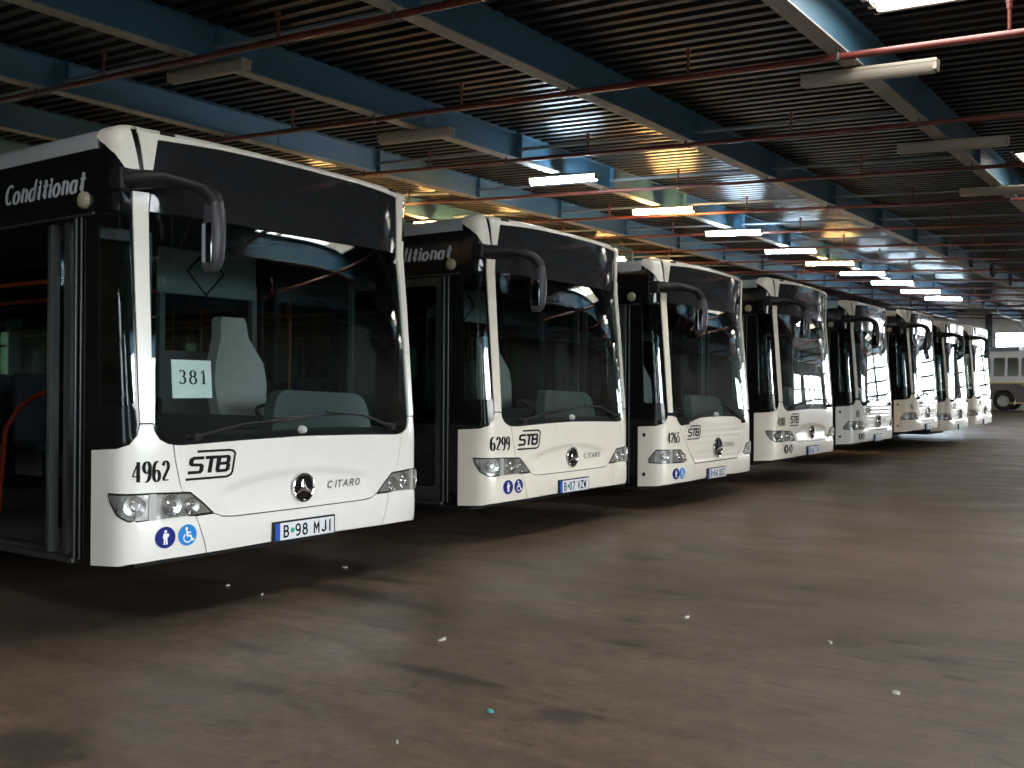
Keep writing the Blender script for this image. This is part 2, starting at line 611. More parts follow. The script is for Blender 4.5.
def disc(bm, a, t, r, off, mi=0, n=28, sx=1.0):
    c = bm.verts.new(P(a, t, off))
    ring = [bm.verts.new(P(a + sx * r * math.cos(2 * math.pi * k / n), t + r * math.sin(2 * math.pi * k / n), off)) for k in range(n)]
    for k in range(n):
        f = bm.faces.new((c, ring[k], ring[(k + 1) % n])); f.material_index = mi

def flat_poly(bm, pts, fmap, mi=0):
    V, E, Fc, *_ = delaunay_2d_cdt([Vector(p) for p in pts], [(i, (i + 1) % len(pts)) for i in range(len(pts))], [], 0, 1e-6)
    vs = [bm.verts.new(fmap(v.x, v.y)) for v in V]
    for f in Fc:
        c = (sum(V[i].x for i in f) / 3, sum(V[i].y for i in f) / 3)
        if inside(c, pts):
            fc = bm.faces.new([vs[i] for i in f]); fc.material_index = mi


# ------------------------------------------------------------------ bus panels
RS = lambda u: -S(u)            # door side
LEN = 11.9                      # bus runs back to u = -LEN
def seam_inset(poly, d=0.0035):
    n = len(poly)
    ar = sum(poly[i][0] * poly[(i + 1) % n][1] - poly[(i + 1) % n][0] * poly[i][1] for i in range(n))
    s = 1 if ar > 0 else -1
    out = []
    for i, p in enumerate(poly):
        a = Vector(p) - Vector(poly[i - 1]); b = Vector(poly[(i + 1) % n]) - Vector(p)
        if a.length < 1e-9 or b.length < 1e-9: out.append(p); continue
        a.normalize(); b.normalize()
        na = Vector((-a.y, a.x)) * s; nb = Vector((-b.y, b.x)) * s
        m_ = na + nb
        if m_.length < 1e-6: m_ = na
        m_.normalize()
        k = d / max(0.5, m_.dot(na))
        out.append((p[0] + m_.x * k, p[1] + m_.y * k))
    return out

# --- newer front (rounded windscreen corners, stepped seam) and older front (straight slanted seam)
WS_LOW = dict(
    new=[(A(-1.112), 1.16), (A(-1.102), 1.105), (A(-1.075), 1.06), (A(-1.02), 1.035), (-.94, 1.03), (-.5, 1.043), (0, 1.052)],
    old=[(A(-1.118), 1.20), (A(-1.118), 1.118), (A(-1.06), 1.105), (A(-1.0), 1.03), (-.94, 1.012), (-.80, 1.035), (-.56, 1.09), (-.3, 1.098), (0, 1.10)])
def ws_poly(k):
    lo = WS_LOW[k]
    left = lo + [(-x, y) for x, y in lo[:-1]][::-1]
    return left + [(A(1.115), 2.0), (A(1.108), 2.37), (A(-1.108), 2.37), (A(-1.115), 2.0)]
QB = [(A(-1.268), 1.012), (A(-1.235), 1.035), (A(-1.205), 1.085), (A(-1.192), 1.15)]   # foot of the corner window
SEAM = dict(new=[(A(-.772), .372), (A(-.80), .46), (A(-.849), .60), (A(-.915), .70), (A(-.954), .80), (A(-.985), .93), (A(-1.0), 1.03)],
            old=[(A(-.64), .372), (A(-.642), .572), (A(-.80), .745), (A(-.95), .935), (A(-1.05), 1.095)])

def corner_poly(k):
    bot = [(RS(-.39), .326), (A(-1.262), .343), (A(-1.228), .357), (A(-1.10), .368), (A(-1.02), .370)]
    if k == 'new':
        ws = [(A(-1.03), 1.035), (A(-1.08), 1.062), (A(-1.107), 1.105), (A(-1.116), 1.15)]
    else:
        ws = [(A(-1.07), 1.108), (A(-1.125), 1.118)]
    return seam_inset(bot + SEAM[k] + ws + [(A(-1.188), 1.15 if k == 'new' else 1.12)] + QB[::-1][1:] + [(RS(-.39), .997)])

def flap_poly(k):
    if k == 'new':
        lo = [(0, .570), (-.575, .572), (-.66, .580), (-.715, .603), (A(-.80), .665), (A(-.885), .742), (A(-.938), .749), (A(-.954), .80), (A(-.985), .93), (A(-.997), 1.028)]
        hi = [(-.94, 1.024), (-.5, 1.037), (0, 1.046)]
    else:
        lo = [(0, .566), (-.62, .569), (A(-.80), .745), (A(-.95), .935), (A(-1.02), 1.045)]
        hi = [(-.985, 1.02), (-.94, 1.004), (-.80, 1.027), (-.56, 1.083), (-.3, 1.091), (0, 1.093)]
    L = lo + hi
    return seam_inset(L[:-1] + [(0, hi[-1][1])] + [(-x, y) for x, y in L[1:-1]][::-1])

def bumper_poly(k):
    if k == 'new':
        h = [(-.772, .372), (A(-.80), .46), (A(-.849), .60), (-.715, .603), (-.66, .580), (-.575, .572), (0, .570)]
    else:
        h = [(-.64, .372), (-.642, .566), (0, .562)]
    return seam_inset(h + [(-x, y) for x, y in h[:-1]][::-1] + [(.3, .378), (-.3, .378)])

def sstep(x):
    x = max(0.0, min(1.0, x))
    return x * x * (3 - 2 * x)

def flap_bump(k):
    if k == 'new':
        def f(a, t):     # shallow dished field under an arched brow
            top = .835 - .075 * (abs(a) / .62) ** 2.2
            s = sstep((top - t) / .045) * sstep((.70 - abs(a)) / .12)
            return -0.016 * s * sstep((t - .585) / .16)
        return f
    def g(a, t):         # level ribs pressed into the flap
        s = (t - .60) / .062
        r_ = abs(s - round(s)) * .062
        return -0.006 * max(0.0, 1 - r_ / .012) if .6 < t < .98 and abs(a) < .62 + (t - .6) * .45 else 0.0
    return g

HEAD = dict(
    new=[(RS(-.225), .757), (A(-1.1), .757), (A(-.885), .747), (A(-.80), .682), (A(-.722), .612), (A(-.75), .602), (A(-1.1), .597), (A(-1.2), .592), (RS(-.095), .596), (RS(-.15), .63), (RS(-.205), .70)],
    old=[(RS(-.257), .64), (RS(-.164), .748), (A(-.976), .742), (A(-.90), .69), (A(-.835), .605), (A(-.90), .588), (RS(-.253), .593)])

CAPF = [(A(-1.142), 2.61), (A(-1.088), 2.61), (A(-1.062), 2.797), (-.6, 2.814), (0, 2.822), (.6, 2.814), (A(1.062), 2.797), (A(1.106), 2.46),
        (A(1.175), 2.46), (A(1.17), 2.75), (A(1.20), 2.90), (A(1.19), 3.0), (0, 3.0), (A(-1.18), 3.0), (A(-1.185), 2.86), (A(-1.16), 2.74)]
SIDECAP = [(RS(-.36), 2.80), (RS(-.30), 2.79), (RS(-.2), 2.745), (A(-1.262), 2.69), (A(-1.235), 2.61), (A(-1.168), 2.61), (A(-1.19), 2.72),
           (A(-1.222), 2.86), (A(-1.225), 3.0), (RS(-.36), 3.0)]
PILLAR = [(A(-1.188), 1.155), (A(-1.118), 1.155), (A(-1.118), 2.0), (A(-1.110), 2.485), (A(-1.205), 2.485), (A(-1.203), 2.0), (A(-1.193), 1.35)]
QOUT = [(RS(-.39), 1.002)] + QB + [(A(-1.198), 1.35), (A(-1.208), 2.0), (A(-1.212), 2.48), (RS(-.39), 2.48)]
QHOLE = rounded([(RS(-.315), 1.26), (A(-1.207), 1.26), (A(-1.217), 2.0), (A(-1.222), 2.36), (RS(-.315), 2.40)], .04)

def star_bm(kind):
    """three-pointed star in a ring on the front flap; materials: 0 dark disc, 1 chrome"""
    bm = bmesh.new()
    zc = .704 if kind == 'new' else .722
    r = .094 if kind == 'new' else .118
    off = .0 if kind == 'new' else .012
    base = P(0, zc, off)
    c = Vector((base.x + .004, 0, zc))
    add_lathe(bm, [(0, .004), (r * .9, .004), (r * .9, -.012)], 36, 'X', c, 0)
    n = 40                                  # ring
    add_tube(bm, [c + Vector((.008, r * .95 * math.cos(2 * math.pi * k / n), r * .95 * math.sin(2 * math.pi * k / n))) for k in range(n + 1)], .0095 if kind == 'new' else .011, 8, False, 1)
    top = c + Vector((.026, 0, 0))
    for k in range(3):
        a = math.pi / 2 + k * 2 * math.pi / 3
        d = Vector((0, math.cos(a), math.sin(a))); s = Vector((0, -math.sin(a), math.cos(a)))
        dl = Vector((0, math.cos(a - math.pi / 3), math.sin(a - math.pi / 3))); dr = Vector((0, math.cos(a + math.pi / 3), math.sin(a + math.pi / 3)))
        tip = bm.verts.new(c + d * r * .93 + Vector((.012, 0, 0)))
        l = bm.verts.new(c + dl * r * .23 + Vector((.008, 0, 0))); q = bm.verts.new(c + dr * r * .23 + Vector((.008, 0, 0)))
        m_ = bm.verts.new(top)
        for f in ((m_, l, tip), (m_, tip, q)):
            fc = bm.faces.new(f); fc.material_index = 1
    return bm

def headlight_parts(kind, parent, z, side):
    key = 'headlight_%s_%s' % (kind, side)
    poly = HEAD[kind] if side == 'r' else mir(HEAD[kind])
    hl = obj('headlight', cached(key, lambda: patch(poly, off=.006, th=.02, step=.05), 'ink'), parent, (0, 0, z))
    inset = seam_inset(poly, .012)
    obj('lamp_chamber', cached('lamp_chamber_%s_%s' % (kind, side), lambda: patch(inset, off=.0075, th=.004, step=.03, bump=lambda a, t: .0025 * math.sin(a * 160) * math.sin(t * 150)), 'lampgrey'), hl)
    def bowls():
        bm = bmesh.new()
        sg = -1 if side == 'r' else 1
        spots = [(-1.015, .678, .062), (-.885, .665, .05), (-1.21, .685, .06)] if kind == 'new' else [(-1.04, .668, .052), (-.93, .655, .042), (-1.225, .672, .05)]
        for v, t, r in spots:
            a = abs(A(v)) * sg
            o = P(a, t, .0075)
            n = (P(a, t, .05) - P(a, t, 0)).normalized()
            q = n.to_track_quat('X', 'Z').to_matrix()
            bb = bmesh.new()
            add_lathe(bb, [(0, .003), (r * .3, .004), (r * .42, .012), (r * .55, .004), (r * .9, .009), (r, .011), (r * 1.02, .0)], 20, 'X')
            for v_ in bb.verts: v_.co = q @ v_.co + o
            me = bpy.data.meshes.new('t'); bb.to_mesh(me); bb.free(); bm.from_mesh(me); bpy.data.meshes.remove(me)
        return bm
    obj('reflector', cached('reflector_%s_%s' % (kind, side), bowls, 'reflector'), hl)
    def divider():
        sg = -1 if side == 'r' else 1
        a = abs(A(-1.125 if kind == 'new' else -1.165)) * sg
        w = .02
        pl = [(a - w, .597), (a + w, .597), (a + w, .75), (a - w, .75)]
        return patch(pl, off=.020, th=.013, step=.05)
    obj('divider', cached('divider_%s_%s' % (kind, side), divider, 'rim'), hl)
    inner = seam_inset(poly, .006)
    obj('lens', cached('lens_%s_%s' % (kind, side), lambda: patch(inner, off=.022, th=.003, step=.05), 'lens'), hl)

def wheelchair_bm(a, t, r, wide=1.0):
    bm = bmesh.new()
    disc(bm, a, t, r, .004, 0)
    f = lambda x, y: P(a + x * r, t + y * r, .0055)
    n = 12
    flat_poly(bm, [(-.12 + .15 * math.cos(2 * math.pi * k / n), .62 + .15 * math.sin(2 * math.pi * k / n)) for k in range(n)], f, 1)
    strokes_to_bm(bm, [[(-.1, .42), (-.04, -.08), (.32, -.08), (.5, -.5), (.66, -.44)], [(-.06, .22), (.28, .22)]], f, .16, None, 1)
    strokes_to_bm(bm, [arc(0, -.25, .42, .42, 130, 340, 16)], f, .12, None, 1)
    return bm

def walker_bm(a, t, r):
    bm = bmesh.new()
    disc(bm, a, t, r, .004, 0)
    f = lambda x, y: P(a + x * r, t + y * r, .0055)
    n = 12
    flat_poly(bm, [(.14 * math.cos(2 * math.pi * k / n), .55 + .15 * math.sin(2 * math.pi * k / n)) for k in range(n)], f, 1)
    flat_poly(bm, [(-.2, .38), (-.28, -.1), (-.16, -.08), (-.2, -.66), (-.03, -.66), (.0, -.22), (.06, -.66), (.22, -.66), (.16, -.08), (.26, .02), (.34, .2), (.42, .12), (.26, .36)][::-1], f, 1)
    return bm

def logo_bm(a0, t0, h, w):
    """slanted block letters in an open rounded outline"""
    bm = bmesh.new()
    f = lambda x, y: P(a0 + x * w, t0 + y * h, .008)
    sh = .10
    sk = lambda L: [[(x + sh * (y - .5) * 1.0, y) for x, y in l] for l in L]
    S_ = [[(.30, .74), (.10, .74), (.055, .70), (.055, .56), (.09, .52), (.25, .50), (.28, .46), (.28, .31), (.25, .26), (.02, .26)]]
    T_ = [[(.33, .74), (.60, .74)], [(.46, .74), (.46, .22)]]
    B_ = [[(.62, .26), (.62, .74), (.80, .74), (.83, .70), (.83, .56), (.80, .51), (.62, .51)], [(.80, .51), (.84, .46), (.84, .31), (.80, .26), (.60, .26)]]
    strokes_to_bm(bm, sk(S_ + T_ + B_), lambda x, y: f(x, y), .085, .11)
    out = [(.14, .96), (.80, .96), (.90, .93), (.955, .84), (.955, .2), (.93, .1), (.84, .04), (.0, .04)]
    strokes_to_bm(bm, sk([out]), f, .044, .085)
    return bm

def plate_parts(parent, z, txt, a0, t0, w=.52, h=.11, tilt=0.0):
    cx, tz = a0, t0
    x0 = P(cx, tz, .0).x + .016
    root = obj('license_plate', cached('license_plate_frame', lambda: boxes(((0, 0, 0), (.016, w + .03, h + .022), None, .004)), 'matte'), parent, (x0, cx, tz + z))
    obj('plate_face', cached('plate_face', lambda: boxes(((.010, .02, 0), (.004, w - .04, h), None, .001)), 'plate'), root)
    obj('country_band', cached('country_band', lambda: boxes(((.010, -w / 2 + .02, 0), (.004, .04, h), None, .001)), 'plate_blue'), root)
    def letters():
        bm = bmesh.new()
        L, tot = text_lines(txt, 1.0, .12)
        hh = .072
        k = (w - .10) / (tot * hh)
        L, _ = text_lines(txt, k, .12)
        strokes_to_bm(bm, L, lambda x, y: Vector((.0128, -w / 2 + .065 + x * hh, -hh / 2 + y * hh)), .18)
        return bm
    obj('plate_lettering', finish(letters(), 'plate_lettering', 'ink', False), root)
    def spot():
        bm = bmesh.new()
        add_lathe(bm, [(0, .0132), (.017, .0132), (.017, .011)], 16, 'X', (0, -w / 2 + .145, .002))
        return bm
    obj('registration_sticker', cached('registration_sticker', spot, 'plate_green'), root)

def mirror_parts(parent, z):
    def arm():
        bm = bmesh.new()
        pts = [(-.20, -1.215, 2.545), (-.10, -1.17, 2.545), (.0, -1.08, 2.545), (.09, -.99, 2.54), (.155, -.925, 2.51), (.19, -.885, 2.45), (.20, -.87, 2.36)]
        prof = [(.055, .062), (.05, .058), (.042, .054), (.04, .052), (.042, .052), (.05, .052), (.052, .05)]
        n = 12
        rings = []
        for i, p in enumerate(pts):
            a = Vector(pts[max(i - 1, 0)]); b = Vector(pts[min(i + 1, len(pts) - 1)])
            t = (b - a).normalized()
            side = t.cross(Vector((0.35, -0.35, 1))).normalized() if i < 3 else Vector((.70, .71, 0)).cross(t).normalized().cross(t).normalized(); nn = side.cross(t).normalized()
            rings.append([bm.verts.new(Vector(p) + side * prof[i][0] * math.cos(2 * math.pi * k / n) + nn * prof[i][1] * math.sin(2 * math.pi * k / n)) for k in range(n)])
        for r0, r1 in zip(rings, rings[1:]):
            for k in range(n):
                bm.faces.new((r0[k], r0[(k + 1) % n], r1[(k + 1) % n], r1[k]))
        bm.faces.new(rings[0][::-1]); bm.faces.new(rings[-1])
        bmesh.ops.recalc_face_normals(bm, faces=bm.faces)
        return bm
    def head():
        bm = bmesh.new()
        # a deep drop-shaped shell hanging from the arm
        secs = [(2.46, .185, .045, .04), (2.40, .195, .056, .046), (2.30, .195, .066, .05), (2.20, .190, .070, .052), (2.11, .183, .066, .05), (2.055, .175, .056, .044), (2.03, .168, .036, .03)]
        n = 16
        rings = []
        for zz, uc, du, dv in secs:
            ring = []
            for k in range(n):
                c, s = math.cos(2 * math.pi * k / n), math.sin(2 * math.pi * k / n)
                c2 = math.copysign(abs(c) ** .7, c); s2 = math.copysign(abs(s) ** .7, s)
                ring.append(bm.verts.new((uc + du * c2, -.882 + dv * s2, zz)))
            rings.append(ring)
        for r0, r1 in zip(rings, rings[1:]):
            for k in range(n):
                bm.faces.new((r0[k], r1[k], r1[(k + 1) % n], r0[(k + 1) % n]))
        bm.faces.new(rings[0]); bm.faces.new(rings[-1][::-1])
        bmesh.ops.recalc_face_normals(bm, faces=bm.faces)
        return bm
    def bracket():
        return boxes(((-.235, -1.225, 2.545), (.17, .075, .135), None, .02), ((-.19, -1.165, 2.64), (.05, .04, .16), None, .012))
    am = obj('mirror_arm', cached('mirror_arm', arm, 'matte'), parent, (0, 0, z))
    hd = obj('mirror_head', cached('mirror_head', head, 'grey_plastic'), am)
    obj('mirror_bracket', cached('mirror_bracket', bracket, 'matte'), am)
    # the mirror glass faces back to the driver: thing > part > sub-part is deep enough on the arm
    obj('mirror_glass', cached('mirror_glass', lambda: boxes(((.186, -.927, 2.19), (.085, .016, .23), None, .004)), 'mirror'), am)

def wiper_bm(pts, blade):
    bm = bmesh.new()
    add_tube(bm, [P(A(a), t, .030) for a, t in pts], [.013] + [.008] * (len(pts) - 1), 8)
    b = [P(A(blade[0][0] + (blade[1][0] - blade[0][0]) * k / 8), blade[0][1] + (blade[1][1] - blade[0][1]) * k / 8, .018) for k in range(9)]
    add_tube(bm, b, .007, 6)
    p = P(A(pts[0][0]), pts[0][1], .0)
    add_lathe(bm, [(0, .05), (.024, .045), (.028, -.02)], 14, 'X', p)
    return bm

def seat_bm():
    """driver's seat back (mi 0) with shaped shoulders and narrow head part"""
    bm = bmesh.new()
    prof = [(-.19, 0), (-.235, .18), (-.255, .36), (-.235, .52), (-.165, .66), (-.135, .72), (-.125, .84), (-.105, .88), (.105, .88), (.125, .84), (.135, .72), (.165, .66), (.235, .52), (.255, .36), (.235, .18), (.19, 0)]
    fn = lambda a, t, off: Vector((off + .06 * (a / .25) ** 2 - .10 * t + .02 * math.sin(t * 14) * .25, a, t))
    patch([(a, t) for a, t in prof][::-1], off=.05, th=.11, step=.05, fn=fn, bm=bm)
    return bm

def interior(parent, z):
    fl = obj('cabin_floor', cached('cabin_floor', lambda: boxes(((-6.15, 0, .40), (11.3, 2.3, .05))), 'inside_floor'), parent, (0, 0, z))
    obj('cabin_ceiling', cached('cabin_ceiling', lambda: boxes(((-6.1, 0, 2.62), (11.3, 2.36, .04))), 'inside'), parent, (0, 0, z))
    def dash():
        bm = bmesh.new()
        # wide sill under the windscreen
        pl = [(-1.10, .62), (1.10, .62), (1.10, 1.06), (.1, 1.09), (-1.10, 1.06)]
        out = []
        for v in (-1.1, -.8, -.4, 0, .4, .8, 1.1):
            u0 = plan(A(v))[0] - .10
            out.append((u0, v))
        prof = [(0, .5), (0, 1.00), (-.08, 1.06), (-.34, 1.075), (-.42, 1.03), (-.44, .5)]
        rows = [[bm.verts.new((u + du, v, zz)) for du, zz in prof] for u, v in out]
        for r0, r1 in zip(rows, rows[1:]):
            for k in range(len(prof) - 1):
                bm.faces.new((r0[k], r0[k + 1], r1[k + 1], r1[k]))
        bm.faces.new(rows[0]); bm.faces.new(rows[-1][::-1])
        bmesh.ops.recalc_face_normals(bm, faces=bm.faces)
        return bm
    d = obj('dashboard', cached('dashboard', dash, 'dash_dark'), parent, (0, 0, z))
    def cowl():
        bm = bmesh.new()
        fn = lambda a, t, off: Vector((-.42 + off - .10 * t + .10 * (a / .5) ** 2, .52 + a, 1.02 + t))
        patch(rounded([(-.50, 0), (.50, 0), (.46, .30), (-.40, .33)][::1], [0, 0, .12, .16]), off=0, th=.10, step=.06, fn=fn, bm=bm)
        return bm
    obj('instrument_cowl', cached('instrument_cowl', cowl, 'dash'), d)
    def wheel():
        bm = bmesh.new()
        c = Vector((-.74, .55, 1.13)); n = 28
        ax = Vector((.42, 0, .9)).normalized(); e1 = Vector((0, 1, 0)); e2 = ax.cross(e1)
        add_tube(bm, [c + (e1 * math.cos(2 * math.pi * k / n) + e2 * math.sin(2 * math.pi * k / n)) * .235 for k in range(n + 1)], .015, 8, False)
        for k in (0, 1, 2):
            a = R(90 + 120 * k)
            add_tube(bm, [c - ax * .03, c + (e1 * math.cos(a) + e2 * math.sin(a)) * .23], .012, 6)
        add_tube(bm, [c, c - ax * .45 + Vector((.05, 0, 0))], .035, 8)
        return bm
    obj('steering_wheel', cached('steering_wheel', wheel, 'matte'), d)
    st = obj('driver_seat', cached('driver_seat_back', seat_bm, 'seat'), parent, (-1.34, .56, z + 1.03))
    obj('seat_cushion', cached('seat_cushion', lambda: boxes(((.16, 0, -.03), (.48, .48, .13), None, .04)), 'seat'), st)
    obj('seat_pedestal', cached('seat_pedestal', lambda: boxes(((.14, 0, -.36), (.34, .34, .55), None, .03)), 'matte'), st)
    def cab():
        bm = boxes(((-1.82, .70, 1.0), (.04, .95, 1.30)), ((-1.82, .22, 1.75), (.05, .05, .95)), ((-1.82, 1.14, 1.75), (.05, .05, .95)))
        add_box(bm, (-1.2, .20, .80), (1.2, .035, .72))
        return bm
    pt = obj('cab_partition', cached('cab_partition', cab, 'inside'), parent, (0, 0, z))
    obj('upper_panel', cached('cab_upper_panel', lambda: boxes(((-1.80, .66, 2.28), (.03, .98, .36), None, .01)), 'panel_teal'), pt)
    def diamond():
        bm = bmesh.new()
        add_tube(bm, [(-1.78, .62, 2.47), (-1.78, .80, 2.29), (-1.78, .62, 2.11), (-1.78, .44, 2.29), (-1.78, .62, 2.47)], .011, 4, False)
        return bm
    obj('diamond_outline', cached('diamond_outline', diamond, 'ink'), pt)
    for u, v in ((-1.9, -.35), (-3.4, -.45), (-3.4, .45), (-5.0, -.4), (-6.6, .4)):
        obj('grab_pole', cached('grab_pole', lambda: tube([(0, 0, .37), (0, 0, 2.6)], .017, 8), 'orange'), parent, (u, v, z))
    for v in (-.45, .45):
        obj('ceiling_rail', cached('ceiling_rail', lambda: tube([(-1.9, 0, 2.15), (-10.5, 0, 2.15)], .017, 8), 'orange'), parent, (0, v, z))
    def rail2():
        return tube([(-1.45, -.70, 1.34), (-1.70, -.71, 1.335), (-1.92, -.72, 1.30), (-2.12, -.74, 1.21), (-2.27, -.76, 1.05), (-2.32, -.78, .44)], .019, 10)
    obj('entrance_rail', cached('entrance_rail', rail2, 'red_rail'), parent, (0, 0, z))
    def pseat():
        return boxes(((0, 0, .82), (.42, .40, .08), None, .03), ((-.22, 0, 1.15), (.09, .40, .66), None, .035), ((0, 0, .59), (.06, .06, .44)))
    for u in (-3.9, -5.3, -6.7):
        for v in (-.95, -.52, .52, .95):
            obj('passenger_seat', cached('passenger_seat', pseat, 'pseat'), parent, (u, v, z))

def band_window_polys():
    """side windows (surface coordinates on the flank), from the door back"""
    out = []
    u = -1.95
    while u - 1.42 > -LEN + .2:
        out.append((u, u - 1.38)); u -= 1.50
    return out

def wheel_parts(parent):
    for u in (-2.75, -8.65):
        for s in (-1, 1):
            w = obj('wheel', cached('tyre%d' % s, lambda s=s: add_lathe(bmesh.new(), [(.30, -.13), (.44, -.14), (.475, -.11), (.48, 0), (.475, .11), (.44, .14), (.30, .13), (.30, -.13)], 36, 'Y'), 'rubber'),
                    parent, (u, s * 1.09, .48))
            obj('rim', cached('rim%d' % s, lambda s=s: add_lathe(bmesh.new(), [(0, s * .03), (.09, s * .05), (.10, s * .10), (.14, s * .10), (.20, s * .02), (.27, s * .04), (.31, s * .12), (.31, s * -.1)], 28, 'Y'), 'rim'), w)

def door_leaf_parts(parent, z, u0, u1, open_at=None):
    """one glazed door leaf between u0 (front) and u1; open_at swings it inward"""
    w = abs(u1 - u0) - .02
    h0, h1 = .36, 2.34
    def frame():
        fn = lambda a, t, off: Vector((a, -off, t))
        return patch([(-w / 2, h0), (w / 2, h0), (w / 2, h1), (-w / 2, h1)],
                     [rounded([(-w / 2 + .055, .48), (w / 2 - .055, .48), (w / 2 - .055, 2.27), (-w / 2 + .055, 2.27)], .05)], off=.02, th=.045, step=.4, fn=fn)
    def pane():
        fn = lambda a, t, off: Vector((a, -off, t))
        return patch([(-w / 2 + .05, .475), (w / 2 - .05, .475), (w / 2 - .05, 2.275), (-w / 2 + .05, 2.275)], off=.004, th=.006, step=.6, fn=fn)
    d = obj('door_leaf', cached('door_leaf_frame_%.2f' % w, frame, 'dull_alu'), parent)
    g = obj('door_pane', cached('door_leaf_pane_%.2f' % w, pane, 'glass_dark'), d)
    if open_at is None:
        d.location = ((u0 + u1) / 2, -1.262, z)
    else:
        d.location = (open_at[0], open_at[1], z)
        d.rotation_euler = (0, 0, open_at[2])

def make_bus(loc, lift, kind, number, plate, paint='white', label='', ac_text=False, door_open=False, star_kind=None, sticker='blue', rz=0.0, logo=True, text_col='ink'):
    root = empty('city_bus', loc, rz)
    tag(root, label, 'bus', 'buses parked in the row')
    z = lift
    L = (0, 0, z)
    K = kind
    pm = 'm_' + paint
    def panel(name, key, fn, mat, sharp=40):
        return obj(name, cached(key, fn, mat, True, sharp), root, L)
    # nose
    cp = corner_poly(K)
    panel('corner_panel', 'corner_r_%s_%s' % (K, paint), lambda: patch(cp, off=.004, th=.014, step=.045), paint)
    panel('corner_panel', 'corner_l_%s_%s' % (K, paint), lambda: patch(mir(cp), off=.004, th=.014, step=.045), paint)
    panel('front_flap', 'flap_%s_%s' % (K, paint), lambda: patch(flap_poly(K), off=.005, th=.014, step=.022, bump=flap_bump(K)), paint, 60)
    panel('lower_bumper', 'bumper_%s_%s' % (K, paint), lambda: patch(bumper_poly(K), off=.004, th=.014, step=.05), paint)
    under = [(RS(-.39), .37), (A(-1.228), .40), (0, .42), (A(1.228), .40), (S(-.39), .37), (S(-.39), .99), (A(1.2), 1.05), (A(1.0), 1.02), (0, 1.03), (A(-1.0), 1.02), (A(-1.2), 1.05), (RS(-.39), .99)]
    panel('nose_backing', 'nose_backing', lambda: patch(under, off=-.045, th=.01, step=.06), 'seam')
    panel('windscreen', 'windscreen_%s' % K, lambda: patch(ws_poly(K), off=.0, th=.007, step=.04), 'glass')
    dest = [(A(-1.102), 2.38), (A(1.102), 2.38), (A(1.062), 2.795), (.6, 2.812), (0, 2.82), (-.6, 2.812), (A(-1.062), 2.795)]
    panel('destination_display', 'destination_display', lambda: patch(dest, off=-.002, th=.02, step=.06), 'dest')
    panel('corner_fairing', 'corner_fairing_r', lambda: patch([(RS(-.39), 2.36), (A(-1.10), 2.36), (A(-1.05), 3.0), (RS(-.39), 3.0)], off=-.008, th=.012, step=.05), 'black')
    panel('corner_fairing', 'corner_fairing_l', lambda: patch(mir([(RS(-.39), 2.36), (A(-1.10), 2.36), (A(-1.05), 3.0), (RS(-.39), 3.0)]), off=-.008, th=.012, step=.05), 'black')
    panel('front_pillar', 'pillar_r_' + paint, lambda: patch(PILLAR, off=.008, th=.02, step=.05), paint)
    panel('front_pillar', 'pillar_l_' + paint, lambda: patch(mir(PILLAR), off=.008, th=.02, step=.05), paint)
    fc = panel('roof_front_cap', 'roof_front_cap', lambda: patch(CAPF, off=.006, th=.018, step=.05), 'cap')
    panel('roof_corner_cap', 'roof_corner_cap_r', lambda: patch(SIDECAP, off=.008, th=.018, step=.04), 'cap')
    panel('roof_corner_cap', 'roof_corner_cap_l', lambda: patch(mir([(RS(-.36), 2.80), (RS(-.2), 2.80), (A(-1.20), 2.81), (A(-1.225), 3.0), (RS(-.36), 3.0)]), off=.008, th=.018, step=.04), 'cap')
    for s in (-1, 1):
        mk = 'marker_lamp%d' % s
        obj('marker_lamp', cached(mk, lambda s=s: patch([(s * 1.0 - .045, 2.838), (s * 1.0 + .045, 2.838), (s * 1.0 + .045, 2.866), (s * 1.0 - .045, 2.866)], off=.016, th=.012, step=.05), 'matte'), fc)
    for sd in ('r', 'l'):
        ql = QOUT if sd == 'r' else mir(QOUT)
        qh = QHOLE if sd == 'r' else mir(QHOLE)
        q = panel('corner_window', 'corner_window_' + sd, lambda: patch(ql, [qh], off=.0, th=.012, step=.05), 'black')
        obj('corner_pane', cached('corner_pane_' + sd, lambda: patch(qh, off=-.003, th=.006, step=.03), 'glass'), q)
        headlight_parts(K, root, z, sd)
    # star, lettering, stickers
    obj('star_emblem', cached('star_' + (star_kind or K), lambda: star_bm(star_kind or K), ['black', 'chrome'], True, 30), root, L)
    if number:
        nw = .215 * len(number) / 4
        nb = surf_text(number, A(-1.222), .820, A(-1.222) + nw, .118, .165, .06, track=.07, off=.008) if K == 'new' else surf_text(number, A(-1.205), .818, A(-1.205) + nw, .118, .165, .06, track=.07, off=.008)
        obj('fleet_number', finish(nb, 'fleet_number', 'ink', False), root, L)
    if logo:
        if K == 'new':
            panel('operator_logo', 'logo_new', lambda: logo_bm(-.905, .812, .175, .345), 'ink')
        else:
            panel('operator_logo', 'logo_old', lambda: logo_bm(-.815, .842, .16, .345), 'ink')
    ct = (.228, .682) if K == 'new' else (.20, .725)
    panel('model_lettering', 'model_lettering_' + K, lambda: surf_text('CITARO', ct[0], ct[1], ct[0] + .32, .045, .18, None, .25, .12, off=-.001 if K == 'new' else .009), 'grey_ink')
